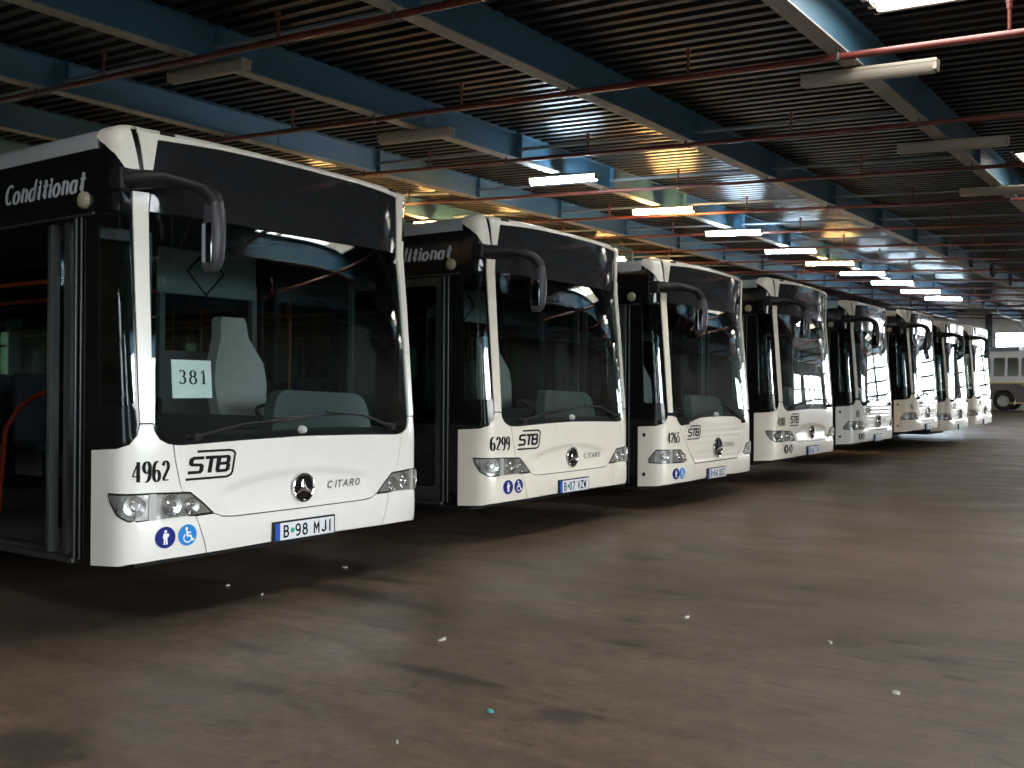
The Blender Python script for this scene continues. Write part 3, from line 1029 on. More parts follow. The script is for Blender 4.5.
    if sticker:
        b = 'sky_blue' if sticker == 'blue' else 'navy'
        c1, c2 = ('navy', b) if sticker != 'white' else ('ink', 'ink')
        r = .062
        t_ = .497 if K == 'new' else .475
        v1, v2 = (-1.052, -.912) if K == 'new' else (-1.085, -.965)
        obj('walker_sticker', cached('walker_%s_%s' % (K, c1), lambda: walker_bm(A(v1), t_, r), [c1, 'sticker_white'], False), root, (0.0035, 0, z))
        obj('wheelchair_sticker', cached('wheelchair_%s_%s' % (K, c2), lambda: wheelchair_bm(A(v2), t_, r), [c2, 'sticker_white'], False), root, (0.0035, 0, z))
    plate_parts(root, z, plate, -.005 if K == 'new' else -.06, .438 if K == 'new' else .425)
    if K == 'old':
        for t in (.905, .468):
            def hole():
                bm = bmesh.new(); disc(bm, RS(-.31), t, .022, .006, 0, 14); return bm
            panel('mount_hole', 'mount_hole%.2f' % t, hole, 'ink')
    def washer():
        bm = bmesh.new()
        add_lathe(bm, [(0, .035), (.018, .03), (.026, .012), (.028, -.01)], 16, 'X', P(.0, 1.085 if K == 'new' else 1.115, .0))
        return bm
    panel('washer_cap', 'washer_cap_' + K, washer, 'rim')
    if K == 'new':
        panel('wiper', 'wiper_a', lambda: wiper_bm([(.86, 1.08), (.55, 1.17), (.20, 1.20)], [(.55, 1.185), (-.25, 1.165)]), 'matte')
        panel('wiper', 'wiper_b', lambda: wiper_bm([(-.86, 1.07), (-.5, 1.135), (-.18, 1.15)], [(.05, 1.165), (-.78, 1.09)]), 'matte')
    else:
        panel('wiper', 'wiper_c', lambda: wiper_bm([(.80, 1.02), (.62, 1.10), (.42, 1.19)], [(.86, 1.05), (.20, 1.24)]), 'matte')
        panel('wiper', 'wiper_d', lambda: wiper_bm([(-.86, 1.04), (-.5, 1.10), (-.1, 1.17)], [(-.82, 1.07), (.05, 1.19)]), 'matte')
    mirror_parts(root, z)
    # flank on the door side
    def post():
        bm = patch([(RS(-.565), .33), (RS(-.385), .33), (RS(-.385), 2.38), (RS(-.565), 2.38)], off=-.006, th=.03, step=.4)
        return bm
    dp = panel('door_post', 'door_post', post, 'black')
    obj('post_strip', cached('post_strip', lambda: boxes(((-.548, -1.283, 1.35), (.022, .018, 2.0), None, .005), ((-.500, -1.28, 1.35), (.012, .012, 2.0), None, .004)), 'dull_alu'), dp)
    hb = [(RS(-1.86), 2.355), (RS(-.385), 2.355), (RS(-.385), 2.735), (RS(-1.86), 2.735)]
    hd = panel('door_header', 'door_header', lambda: patch(hb, off=.0, th=.03, step=.2), 'black')
    obj('header_trim', cached('header_trim', lambda: boxes(((-1.12, -1.279, 2.362), (1.48, .012, .014), None, .004)), 'dull_alu'), hd)
    obj('door_sensor', cached('door_sensor', lambda: add_lathe(bmesh.new(), [(0, -.03), (.030, -.03), (.044, -.024), (.05, -.010), (.052, .01)], 22, 'Y', (-.475, -1.275, 2.447)), 'badge'), hd)
    if ac_text:
        sl = .25
        obj('side_lettering', cached('side_lettering', lambda: surf_text('Conditionat', RS(-1.345), 2.502, RS(-.475), .118, .27, .12, sl, .0, off=.004), 'silver_ink', False), hd)
        obj('side_lettering', cached('side_lettering_short', lambda: surf_text('Aer', RS(-1.70), 2.502, RS(-1.42), .118, .27, .12, sl, .0, off=.004), 'silver_ink', False), hd)
    obj('door_sill', cached('door_sill', lambda: boxes(((-1.16, -1.25, .338), (1.20, .08, .03), None, .006), ((-1.16, -1.18, .362), (1.2, .10, .012), None, .004)), 'dull_alu'), dp)
    if door_open:
        door_leaf_parts(root, z, -.57, -1.13, (-.66, -.99, R(84)))
        door_leaf_parts(root, z, -1.16, -1.72, (-.83, -.99, R(81)))
    else:
        door_leaf_parts(root, z, -.57, -1.13)
        door_leaf_parts(root, z, -1.16, -1.72)
    wins = band_window_polys()
    def flank(sg, u_start):
        a0, a1 = (-S(-LEN), -S(u_start)) if sg < 0 else (S(u_start), S(-LEN))
        notch = lambda uc: [(sg * S(uc + .56 * math.cos(R(k)) * (1 if sg > 0 else -1)), max(.33, .33 + .68 * math.sin(R(k)))) for k in range(180, -1, -15)]
        poly = [(a0, .33)]
        ws_ = [-8.65, -2.75] if sg < 0 else [-2.75, -8.65]
        for uc in ws_:
            pts = [(sg * S(uc) + .56 * math.cos(R(k)), .33 + .68 * math.sin(R(k))) for k in range(180, -1, -15)]
            poly += pts
        poly += [(a1, .33), (a1, 1.0 + .0), (a0, 1.0)]
        return patch(poly, off=.002, th=.02, step=.5)
    panel('side_skirt', 'skirt_r_' + paint, lambda: flank(-1, -1.78), paint)
    panel('side_skirt', 'skirt_l_' + paint, lambda: flank(1, -.392), paint)
    def band(sg):
        a0, a1 = (-S(-LEN), -S(-1.74)) if sg < 0 else (S(-.39), S(-LEN))
        t0 = 1.002
        hol = []
        for (u1, u2) in wins:
            x0, x1 = sorted((sg * S(u1), sg * S(u2)))
            hol.append(rounded([(x0, 1.14), (x1, 1.14), (x1, 2.22), (x0, 2.22)], .07))
        if sg > 0:
            x0, x1 = S(-.5), S(-1.83)
            hol.append(rounded([(x0, 1.14), (x1, 1.14), (x1, 2.22), (x0, 2.22)], .07))
        top = 2.735
        return patch([(a0, t0), (a1, t0), (a1, 2.352 if sg < 0 else top), (a0, 2.352 if sg < 0 else top)], hol, off=.0, th=.025, step=.4)
    for sg, nm in ((-1, 'r'), (1, 'l')):
        bd = panel('window_band', 'window_band_' + nm, lambda: band(sg), 'black')
        if sg < 0:
            obj('cant_panel', cached('cant_panel', lambda: patch([(-S(-LEN), 2.354), (-S(-1.865), 2.354), (-S(-1.865), 2.735), (-S(-LEN), 2.735)], off=.0, th=.025, step=.4), 'black'), bd)
        ww = wins if sg < 0 else [(-.5, -1.83)] + wins
        for i, (u1, u2) in enumerate(ww):
            x0, x1 = sorted((sg * S(u1), sg * S(u2)))
            obj('side_pane', cached('side_pane_%s_%d' % (nm, i), lambda: patch([(x0 - .01, 1.13), (x1 + .01, 1.13), (x1 + .01, 2.23), (x0 - .01, 2.23)], off=-.004, th=.006, step=.4), 'glass'), bd)
        x0, x1 = sorted((sg * S(-.345), sg * S(-LEN)))
        panel('roof_rail', 'roof_rail_' + nm, lambda: patch([(x0, 2.737), (x1, 2.737), (x1, 2.88), (x0, 2.88)], off=.006, th=.02, step=.06 if sg < 0 else .1), 'rail')
    def roof():
        bm = bmesh.new()
        av = [-S(-LEN) + .0] + [-S(u) for u in (-9, -6, -3, -1.5, -.7, -.45)]
        k = 40
        av += [-S(-.39) + (2 * S(-.39)) * i / k for i in range(k + 1)]
        av += [S(u) for u in (-.45, -.7, -1.5, -3, -6, -9)] + [S(-LEN)]
        ts = [2.74, 2.82, 2.87, 2.92, 2.97, 3.02]
        g = [[bm.verts.new(P(a, t, -.016)) for t in ts] for a in av]
        for r0, r1 in zip(g, g[1:]):
            for j in range(len(ts) - 1):
                bm.faces.new((r0[j], r1[j], r1[j + 1], r0[j + 1]))
        n = len(av)
        for i in range(n // 2 - 1):
            q = [g[i][-1], g[i + 1][-1], g[n - 2 - i][-1], g[n - 1 - i][-1]]
            bm.faces.new(q)
        return bm
    panel('roof', 'roof', roof, 'cap')
    panel('rear_panel', 'rear_panel', lambda: boxes(((-LEN - .01, 0, 1.56), (.05, 2.50, 2.45), None, .02)), paint)
    panel('chassis', 'chassis', lambda: boxes(((-6.2, 0, .285), (11.3, 1.75, .09)), ((-1.05, 0, .37), (1.1, 2.1, .04)), ((-2.75, 0, .45), (.3, 1.8, .2)), ((-8.65, 0, .45), (.3, 1.8, .2))), 'under')
    interior(root, z)
    wheel_parts(root)
    return root


# ------------------------------------------------------------------ the depot hall (its own axes are turned 1.5 deg from the row of buses)
TURN = -R(1.5)
SL = 0.0565                                  # roof falls towards +x
zb = lambda x: 5.0285 - SL * (x - 1.49)      # underside of the main beams
ROOFLIFT = 0.46
X0, X1, Y0, Y1 = -25.0, 12.6, -14.0, 60.0
BEAM_X = [1.44 - 3.44 * k for k in range(-4, 8)]
SKY_Y = [(-6.45, -3.2), (3.2, 6.62), (14.3, 15.8), (22.5, 25.7), (32.1, 35.3), (41.7, 44.9), (51.3, 54.5)]
SKY_X = [(1.80, 3.30), (7.30, 9.60)]
SKY_Y2 = [(7.2, 10.2), (18.5, 21.8), (25.0, 29.0), (35.0, 39.0), (45.0, 49.0), (51.0, 55.0)]
PIPE_Y = [-3.55, -.3, 2.95, 6.2, 9.5, 12.75, 16.0, 19.25, 22.5, 25.75, 29.0, 32.25, 35.5, 38.75, 42.0, 45.25, 48.5, 51.75, 55.0]
TIE_Y = [-6.2, .1, 3.4, 9.9, 13.1, 16.4, 19.7, 22.9, 26.2, 29.4, 32.7, 35.9, 39.2, 42.4, 45.7, 48.9, 52.2]
FLOOR_SLOPE = 0.0055

def hall(name, me, loc=(0, 0, 0)):
    m = Matrix.Rotation(TURN, 4, 'Z') @ Matrix.Translation(loc)
    o = obj(name, me)
    o.matrix_world = m
    return o

def hall_pt(x, y, z):
    return Matrix.Rotation(TURN, 3, 'Z') @ Vector((x, y, z))

# floor -------------------------------------------------------------
def floor_material():
    m = bpy.data.materials.new('depot_floor')
    m.use_nodes = True
    t = m.node_tree
    N = t.nodes.new
    b = t.nodes['Principled BSDF']
    L = t.links.new
    g = N('ShaderNodeTexCoord')
    def noise(scale, detail, rough, stretch=(1, 1, 1), dist=0.0):
        mp = N('ShaderNodeMapping'); mp.inputs['Scale'].default_value = stretch
        n = N('ShaderNodeTexNoise'); n.inputs['Scale'].default_value = scale
        n.inputs['Detail'].default_value = detail; n.inputs['Roughness'].default_value = rough
        n.inputs['Distortion'].default_value = dist
        L(g.outputs['Object'], mp.inputs['Vector']); L(mp.outputs[0], n.inputs['Vector'])
        return n.outputs[0]
    def ramp(src, p0, p1, c0=(0, 0, 0), c1=(1, 1, 1)):
        r = N('ShaderNodeValToRGB')
        r.color_ramp.elements[0].position = p0; r.color_ramp.elements[1].position = p1
        r.color_ramp.elements[0].color = (*c0, 1); r.color_ramp.elements[1].color = (*c1, 1)
        L(src, r.inputs[0]); return r.outputs[0]
    def mix(fac, a, bb, mode='MIX'):
        x = N('ShaderNodeMix'); x.data_type = 'RGBA'; x.blend_type = mode
        if isinstance(fac, float): x.inputs[0].default_value = fac
        else: L(fac, x.inputs[0])
        for k, v in ((6, a), (7, bb)):
            if isinstance(v, tuple): x.inputs[k].default_value = (*v, 1)
            else: L(v, x.inputs[k])
        return x.outputs[2]
    def mul(a, k):
        x = N('ShaderNodeMath'); x.operation = 'MULTIPLY'; L(a, x.inputs[0])
        if isinstance(k, float): x.inputs[1].default_value = k
        else: L(k, x.inputs[1])
        return x.outputs[0]
    base = ramp(noise(.55, 8, .62, (1, 1.6, 1), .4), .30, .72, (.125, .086, .056), (.205, .148, .102))
    fine = ramp(noise(9, 8, .7), .30, .75, (.62, .62, .62), (1.12, 1.1, 1.08))
    c = mix(1.0, base, fine, 'MULTIPLY')
    grit = ramp(noise(70, 5, .7), .30, .72, (.62, .62, .62), (1.22, 1.22, 1.22))
    c = mix(.8, c, grit, 'MULTIPLY')
    # scuffed drag lines, roughly across the aisle
    drag = ramp(noise(1.6, 9, .72, (.5, 3.2, 1), 1.2), .40, .66, (.74, .73, .72), (1.12, 1.12, 1.12))
    c = mix(.85, c, drag, 'MULTIPLY')
    # small oily drips
    drip = ramp(noise(4.5, 7, .7, (.6, 1.7, 1), .5), .605, .65)
    c = mix(mul(drip, .6), c, (.030, .020, .014))
    # long tyre smears across the aisle
    tyre = ramp(noise(1.1, 5, .6, (.28, 2.4, 1), .6), .52, .70)
    c = mix(mul(tyre, .5), c, (.055, .045, .038))
    # oil spots and drips
    spots = mul(ramp(noise(2.1, 6, .62, (1, 1.5, 1), .8), .63, .70), ramp(noise(.35, 2, .5), .42, .60))
    c = mix(mul(spots, .75), c, (.022, .017, .014))
    # painted shade under and beside the bus noses (largest ellipses), and named stains where the photograph shows them: (x, y, half length x, half length y)
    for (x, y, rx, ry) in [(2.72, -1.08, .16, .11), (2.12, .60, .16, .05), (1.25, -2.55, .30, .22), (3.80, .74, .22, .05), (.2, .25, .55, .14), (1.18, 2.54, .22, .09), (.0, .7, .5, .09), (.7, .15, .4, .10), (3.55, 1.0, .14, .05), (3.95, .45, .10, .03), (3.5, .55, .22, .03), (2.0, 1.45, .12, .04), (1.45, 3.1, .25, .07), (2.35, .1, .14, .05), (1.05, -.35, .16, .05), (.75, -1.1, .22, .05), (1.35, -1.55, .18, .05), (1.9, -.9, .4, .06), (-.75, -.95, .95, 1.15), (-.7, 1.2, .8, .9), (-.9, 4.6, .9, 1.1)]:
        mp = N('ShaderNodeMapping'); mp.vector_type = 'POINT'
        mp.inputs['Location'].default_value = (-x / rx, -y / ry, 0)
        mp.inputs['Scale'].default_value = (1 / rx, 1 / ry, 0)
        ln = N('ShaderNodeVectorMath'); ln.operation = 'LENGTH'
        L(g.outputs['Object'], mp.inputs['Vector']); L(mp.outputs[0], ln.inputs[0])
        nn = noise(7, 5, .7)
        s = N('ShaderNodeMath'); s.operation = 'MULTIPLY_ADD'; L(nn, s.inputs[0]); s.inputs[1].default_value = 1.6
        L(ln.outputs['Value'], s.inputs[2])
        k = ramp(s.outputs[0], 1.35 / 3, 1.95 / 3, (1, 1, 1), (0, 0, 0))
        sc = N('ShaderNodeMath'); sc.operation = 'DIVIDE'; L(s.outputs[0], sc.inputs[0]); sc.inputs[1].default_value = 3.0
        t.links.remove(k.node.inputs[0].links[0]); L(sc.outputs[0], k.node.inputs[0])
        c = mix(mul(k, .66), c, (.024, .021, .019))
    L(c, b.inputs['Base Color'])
    rg = ramp(noise(.9, 6, .6, (1, 1.8, 1), .5), .35, .70, (.34, .34, .34), (.62, .62, .62))
    L(rg, b.inputs['Roughness'])
    b.inputs['Specular IOR Level'].default_value = .35
    bp = N('ShaderNodeBump'); bp.inputs['Strength'].default_value = .25; bp.inputs['Distance'].default_value = .01
    L(noise(24, 6, .65), bp.inputs['Height']); L(bp.outputs[0], b.inputs['Normal'])
    return m
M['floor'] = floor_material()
def floor_bm():
    bm = bmesh.new()
    vs = [bm.verts.new((x, y, FLOOR_SLOPE * y)) for x, y in ((-28, -17), (18, -17), (18, 64), (-28, 64))]
    bm.faces.new(vs)
    r = bmesh.ops.extrude_face_region(bm, geom=bm.faces[:])
    for v in r['geom']:
        if isinstance(v, bmesh.types.BMVert): v.co.z -= .2
    bmesh.ops.recalc_face_normals(bm, faces=bm.faces)
    return bm
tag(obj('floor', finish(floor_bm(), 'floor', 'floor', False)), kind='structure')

# roof deck ----------------------------------------------------------
M['deck'] = principled('roof_deck', (0.013, 0.012, 0.011), 0.36, metal=0.0, spec=.09, noise=(.8, .5, (.008, .007, .006)))
M['beam_blue'] = principled('beam_blue_paint', (0.05, 0.14, 0.22), 0.5, noise=(1.5, .4, (.03, .085, .135)))
M['flange'] = principled('beam_flange_paint', (0.30, 0.29, 0.27), 0.55, noise=(2.5, .5, (.14, .13, .12)))
M['pipe'] = principled('pipe_red_paint', (0.13, 0.028, 0.022), 0.4, noise=(3, .5, (.06, .02, .017)))
M['tie'] = principled('tie_grey_paint', (0.16, 0.20, 0.24), 0.45)
M['lamp_body'] = principled('lamp_housing', (0.30, 0.27, 0.22), 0.5)
M['lamp_dead'] = principled('lamp_cover_dusty', (0.30, 0.27, 0.23), 0.4)
M['cool'] = emitter('tube_cool_white', (0.62, 0.84, 1.0), LAMP_COOL)
M['warm'] = emitter('tube_warm_white', (1.0, 0.55, 0.18), LAMP_WARM)
M['skylight'] = emitter('skylight_daylight', (1.0, 0.97, 0.92), SKYLIGHT)
M['gate_light'] = emitter('gate_daylight', (0.90, 0.96, 1.0), GATE)
M['strip_light'] = emitter('strip_daylight', (0.84, 0.95, 1.0), SIDEWIN)
M['curb'] = principled('skylight_curb_paint', (0.62, 0.58, 0.50), 0.6)
M['cladding'] = principled('cladding', (0.55, 0.50, 0.46), 0.6, noise=(.6, .4, (.22, .2, .18)))
M['dark_wall'] = principled('wall_dark', (0.11, 0.105, 0.10), 0.8, noise=(.6, .4, (.06, .055, .05)))
M['steel'] = principled('steel_frame', (0.05, 0.055, 0.06), 0.5)

def deck_bm():
    bm = bmesh.new()
    prof = [(0, 0), (.10, 0), (.135, .05), (.215, .05), (.25, 0)]
    pitch = .25
    n = int((Y1 - Y0) / pitch)
    for i in range(n):
        y0 = Y0 + i * pitch
        spans = [(X0, X1)]
        cuts = [c for c, ys in zip(SKY_X, (SKY_Y, SKY_Y2)) if any(a - .01 <= y0 < b - .01 for a, b in ys)]
        if cuts:
            xs = [X0] + [v for c in cuts for v in c] + [X1]
            spans = list(zip(xs[::2], xs[1::2]))
        for xa, xb in spans:
            z0 = zb(xa) + ROOFLIFT; z1 = zb(xb) + ROOFLIFT
            A_ = [bm.verts.new((xa, y0 + p, z0 + q)) for p, q in prof]
            B_ = [bm.verts.new((xb, y0 + p, z1 + q)) for p, q in prof]
            for k in range(len(prof) - 1):
                bm.faces.new((A_[k], A_[k + 1], B_[k + 1], B_[k]))
    # weather skin above the ribs
    for xa, xb in [(X0, SKY_X[0][0]), (SKY_X[0][1], SKY_X[1][0]), (SKY_X[1][1], X1)]:
        bm.faces.new([bm.verts.new(p) for p in ((xa, Y0, zb(xa) + .56), (xb, Y0, zb(xb) + .56), (xb, Y1, zb(xb) + .56), (xa, Y1, zb(xa) + .56))])
    for (xa, xb), yy in zip(SKY_X, (SKY_Y, SKY_Y2)):
        ys = [Y0] + [v for ab in yy for v in ab] + [Y1]
        for a, b in zip(ys[::2], ys[1::2]):
            bm.faces.new([bm.verts.new(p) for p in ((xa, a, zb(xa) + .56), (xb, a, zb(xb) + .56), (xb, b, zb(xb) + .56), (xa, b, zb(xa) + .56))])
    return bm
tag(hall('ceiling', finish(deck_bm(), 'ceiling', 'deck', False)), kind='structure')

# roof lights: a curb, a pane and glazing bars
nsky = 0
for (sxa, sxb), yy in zip(SKY_X, (SKY_Y, SKY_Y2)):
    for ya, yb in yy:
        nsky += 1
        zc = zb((sxa + sxb) / 2) + ROOFLIFT
        dx, dy = sxb - sxa, yb - ya
        rot = Matrix.Rotation(math.atan(SL), 3, 'Y')
        def curb():
            return boxes(((-dx / 2 - .03, 0, .24), (.06, dy + .12, .36), rot), ((dx / 2 + .03, 0, .17), (.06, dy + .12, .36), rot),
                         ((0, -dy / 2 - .03, .20), (dx, .06, .36), rot), ((0, dy / 2 + .03, .20), (dx, .06, .36), rot))
        c = hall('skylight', cached('skylight_curb_%.2f_%.2f' % (dx, dy), curb, 'curb', False), ((sxa + sxb) / 2, (ya + yb) / 2, zc))
        tag(c, kind='structure')
        obj('pane', cached('skylight_pane_%.2f_%.2f' % (dx, dy), lambda: boxes(((0, 0, .33), (dx + .02, dy + .02, .02), rot)), 'skylight', False), c)
        def bars():
            bm = bmesh.new()
            for k in range(1, 5):
                add_box(bm, (-dx / 2 + dx * k / 5, 0, .30 - SL * (-dx / 2 + dx * k / 5)), (.04, dy, .05), rot)
            add_box(bm, (0, 0, .30), (dx, .05, .05), rot)
            return bm
        obj('frame', cached('skylight_bars_%.2f_%.2f' % (dx, dy), bars, 'curb', False), c)

# beams --------------------------------------------------------------
def beam_bm():
    bm = bmesh.new()
    Lb = Y1 - Y0
    yc = (Y0 + Y1) / 2
    add_box(bm, (0, yc, .24), (.012, Lb, .44), mi=0)
    add_box(bm, (0, yc, .010), (.20, Lb, .020), mi=1)
    add_box(bm, (0, yc, .462), (.20, Lb, .018), mi=0)
    for y in TIE_Y:
        for s in (-1, 1):
            add_box(bm, (s * .052, y, .24), (.09, .012, .43), mi=0)
    for y in (-8, 7.6, 20.6, 33.6, 46.6):      # bolted splice plates
        add_box(bm, (0, y, .24), (.035, .42, .34), mi=0)
    return bm
bme = finish(beam_bm(), 'roof_beam', ['beam_blue', 'flange'], False)
for x in BEAM_X:
    tag(hall('roof_beam', bme, (x, 0, zb(x))), kind='structure')

# ties between the beams
for y in TIE_Y:
    xa, xb = -16.0, 1.4
    tie = tube([(xa, 0, zb(xa) + .20), (xb, 0, zb(xb) + .20)], .028, 8)
    tag(hall('roof_tie', finish(tie, 'roof_tie', 'tie'), (0, y, 0)), kind='structure')

# sprinkler pipes ------------------------------------------------------
ORD = ['first', 'second', 'third', 'fourth', 'fifth', 'sixth', 'seventh', 'eighth', 'ninth', 'tenth', 'eleventh', 'twelfth', 'thirteenth', 'fourteenth', 'fifteenth', 'sixteenth', 'seventeenth']
vis = 0
for i, y in enumerate(PIPE_Y):
    if y < 2: continue
    xa, xb = -16.0, 12.0
    zp = lambda x: zb(x) - .085
    o = hall('sprinkler_pipe', finish(tube([(xa, 0, zp(xa)), (xb, 0, zp(xb))], .038 if y < 8 else .033, 10), 'sprinkler_pipe', 'pipe'), (0, y, 0))
    tag(o, 'dark red sprinkler pipe under the roof beams, %s one counted from the camera end' % ORD[vis], 'pipe', 'sprinkler pipes across the hall')
    vis += 1
    for k, bx_ in enumerate(BEAM_X):
        if not xa < bx_ < xb - 2: continue
        xh = bx_ + .05
        def hanger():
            return add_box(tube([(0, 0, .085), (0, 0, -.045)], .010, 6), (0, 0, 0), (.03, .09, .09), None, .01)
        obj('pipe_hanger', cached('pipe_hanger', hanger, 'steel'), o, (xh, 0, zp(xh)))
        xm = bx_ + 1.72
        def riser():
            bm = tube([(0, 0, 0), (0, 0, .27)], .017, 8)
            add_tube(bm, [(0, 0, .25), (0, 0, .31)], .028, 8)
            return add_lathe(bm, [(0, .02), (.035, .02), (.035, .0), (0, 0)], 10, 'Z', (0, 0, .31))
        obj('sprinkler_riser', cached('sprinkler_riser', riser, 'pipe'), o, (xm, 0, zp(xm)))

# tube lamps -----------------------------------------------------------
LL = 1.50
def lamp_housing():
    bm = boxes(((0, 0, .055), (LL, .17, .04), None, .008), ((-LL / 2 + .02, 0, .0), (.04, .15, .10), None, .012), ((LL / 2 - .02, 0, .0), (.04, .15, .10), None, .012))
    return bm
def lamp_cover():
    bm = bmesh.new()
    n = 12
    ra = []
    for x in (-LL / 2 + .03, LL / 2 - .03):
        ra.append([bm.verts.new((x, .08 * math.cos(math.pi + math.pi * k / n), .04 + .115 * math.sin(math.pi + math.pi * k / n))) for k in range(n + 1)])
    for k in range(n):
        bm.faces.new((ra[0][k], ra[1][k], ra[1][k + 1], ra[0][k + 1]))
    bm.faces.new(ra[0][::-1]); bm.faces.new(ra[1])
    bm.faces.new((ra[0][0], ra[0][-1], ra[1][-1], ra[1][0]))
    bmesh.ops.recalc_face_normals(bm, faces=bm.faces)
    return bm
def lamp_brackets():
    return boxes(((0, 0, .082), (.05, .05, .022)), ((-.10, 0, .094), (.30, .10, .006)))
def lamp(x, y, state, label, group):
    o = hall('tube_lamp', cached('lamp_housing', lamp_housing, 'lamp_body', True), (x, y, zb(x) - .105))
    o.matrix_world = Matrix.Rotation(TURN, 4, 'Z') @ Matrix.Translation((x, y, zb(x) - .105)) @ Matrix.Rotation(math.atan(SL), 4, 'Y')
    tag(o, label, 'lamp', group)
    obj('lamp_cover', cached('lamp_cover_' + state, lamp_cover, {'cool': 'cool', 'warm': 'warm', 'off': 'lamp_dead'}[state]), o)
    obj('lamp_bracket', cached('lamp_bracket', lamp_brackets, 'steel', False), o)
xb_, xd_, xa2 = BEAM_X[4 + 2], BEAM_X[4], BEAM_X[4 + 4]
LY = [3.35, 7.25, 11.2, 15.2, 18.95, 22.85, 26.15, 29.4, 32.9, 36.8, 40.5, 45.0, 48.0]
LS = ['off', 'off', 'cool', 'warm', 'cool', 'cool', 'warm', 'cool', 'cool', 'cool', 'cool', 'off', 'off']
cnt = {}
for y, s in zip(LY, LS):
    cnt[s] = cnt.get(s, 0) + 1
    n = ORD[cnt[s] - 1]
    lb = {'cool': 'bluish white lit tube lamp, %s bluish one from the near end of the lit row',
          'warm': 'orange lit tube lamp, %s orange one from the near end of the lit row',
          'off': 'unlit grey tube lamp in line with the lit ones, %s unlit from the near end'}[s] % n
    lamp(xb_ + (.12 if s != 'off' or y > 20 else -.06), y, s, lb, 'tube lamps in the lit row')
for k, y in enumerate([6.9, 10.9, 14.9]):
    lamp(xd_ + .15, y, 'off', 'unlit dusty tube lamp above the open aisle, %s one from the camera end' % ORD[k], 'unlit tube lamps above the aisle')
for k, (y, s) in enumerate([(11.6, 'warm'), (15.4, 'warm'), (18.9, 'warm'), (24.0, 'warm')]):
    lamp(xa2 + .3, y, s, 'orange lit tube lamp above the bus roofs, %s one of the row behind' % ORD[k], 'tube lamps above the bus roofs')
    
# walls ------------------------------------------------------------------
def wall_panel(p0, p1, z0, z1a, z1b, holes, th=.16, mat='cladding', name='wall'):
    """upright wall between two plan points, top may slope; holes in (distance along, z)"""
    d = (Vector(p1) - Vector(p0)); Ln = d.length; d.normalize()
    nrm = Vector((-d.y, d.x))
    fn = lambda a, t, off: Vector((p0[0] + d.x * a + nrm.x * off, p0[1] + d.y * a + nrm.y * off, t))
    poly = [(0, z0), (Ln, z0), (Ln, z1b), (0, z1a)]
    bm = patch(poly, holes, off=0, th=th, step=3.0, fn=fn)
    bmesh.ops.recalc_face_normals(bm, faces=bm.faces)
    return tag(hall(name, finish(bm, name, mat, False)), kind='structure'), fn

WN = [0]
def window(fn, a0, a1, t0, t1, cols, rows, pane_mat, bar=.06, depth=-.08):
    WN[0] += 1
    ca, ct = (a0 + a1) / 2, (t0 + t1) / 2
    fr = bmesh.new()
    def bar_(u0, v0, u1, v1):
        patch([(u0, v0), (u1, v0), (u1, v1), (u0, v1)], off=depth + .05, th=.10, step=5.0, fn=fn, bm=fr)
    for k in range(cols + 1):
        x = a0 + (a1 - a0) * k / cols
        bar_(x - bar / 2, t0, x + bar / 2, t1)
    for k in range(rows + 1):
        y = t0 + (t1 - t0) * k / rows
        bar_(a0, y - bar / 2, a1, y + bar / 2)
    bmesh.ops.recalc_face_normals(fr, faces=fr.faces)
    o = hall('window_%d' % WN[0], finish(fr, 'window_frame', 'steel', False))
    tag(o, kind='structure')
    pb = patch([(a0, t0), (a1, t0), (a1, t1), (a0, t1)], off=depth, th=.012, step=5.0, fn=fn)
    bmesh.ops.recalc_face_normals(pb, faces=pb.faces)
    p = obj('pane', finish(pb, 'window_pane', pane_mat, False), o)
    return o

RECT = lambda a0, a1, t0, t1: [(a0, t0), (a1, t0), (a1, t1), (a0, t1)]
# far wall (runs left to right as seen from the camera): window strip high on the left, glazed gates to the right
L0 = X1 - X0
far_holes, far_win = [], []
for a0 in (12.2, 18.2):
    far_win.append((a0, a0 + 4.6, 3.92, 4.85, 2, 1))
for k in range(2):
    a0 = 25.6 + k * 5.6
    far_win.append((a0, a0 + 5.0, .75, 5.0, 4, 5))
wf, ffn = wall_panel((X1, Y1 - .8), (X0, Y1 - .8), -.5, zb(X1) + .5, zb(X0) + .5, [RECT(L0 - a1, L0 - a0, t0, t1) for a0, a1, t0, t1, c, r in far_win], mat='cladding', name='wall_far')
for a0, a1, t0, t1, c, r in far_win:
    window(ffn, L0 - a1, L0 - a0, t0, t1, c, r, 'gate_light', .13)
# right wall: dark, one long unglazed opening to the yard above a sill, windows only near the far end
rw_len = Y1 - Y0
RWIN = [(60, 65), (66, 71)]
GATEWAY = (6.0, 16.2)          # along the wall from its near end
holes = [RECT(a, b, 2.2, 3.9) for a, b in RWIN] + [RECT(GATEWAY[0], GATEWAY[1], 1.1, 4.25)]
wr, rfn = wall_panel((X1, Y0), (X1, Y1), -.5, zb(X1) + .5, zb(X1) + .5, holes, mat='dark_wall', name='wall_right')
for a, b in RWIN:
    window(rfn, a, b, 2.2, 3.9, 5, 2, 'gate_light', .07)
yard = bmesh.new()
yard.faces.new([yard.verts.new(p) for p in ((18.2, -30, -.3), (60, -30, -.6), (60, 60, -.2), (18.2, 60, -.1))])
M['yard'] = principled('yard_asphalt', (0.06, 0.06, 0.06), .9)
tag(obj('ground', finish(yard, 'yard', 'yard', False)), kind='structure')
ld = bpy.data.lights.new('gateway_portal', 'AREA')
ld.shape = 'RECTANGLE'; ld.size = GATEWAY[1] - GATEWAY[0]; ld.size_y = 3.15
ld.cycles.is_portal = True
lo_ = bpy.data.objects.new('gateway_portal', ld)
COL.objects.link(lo_)
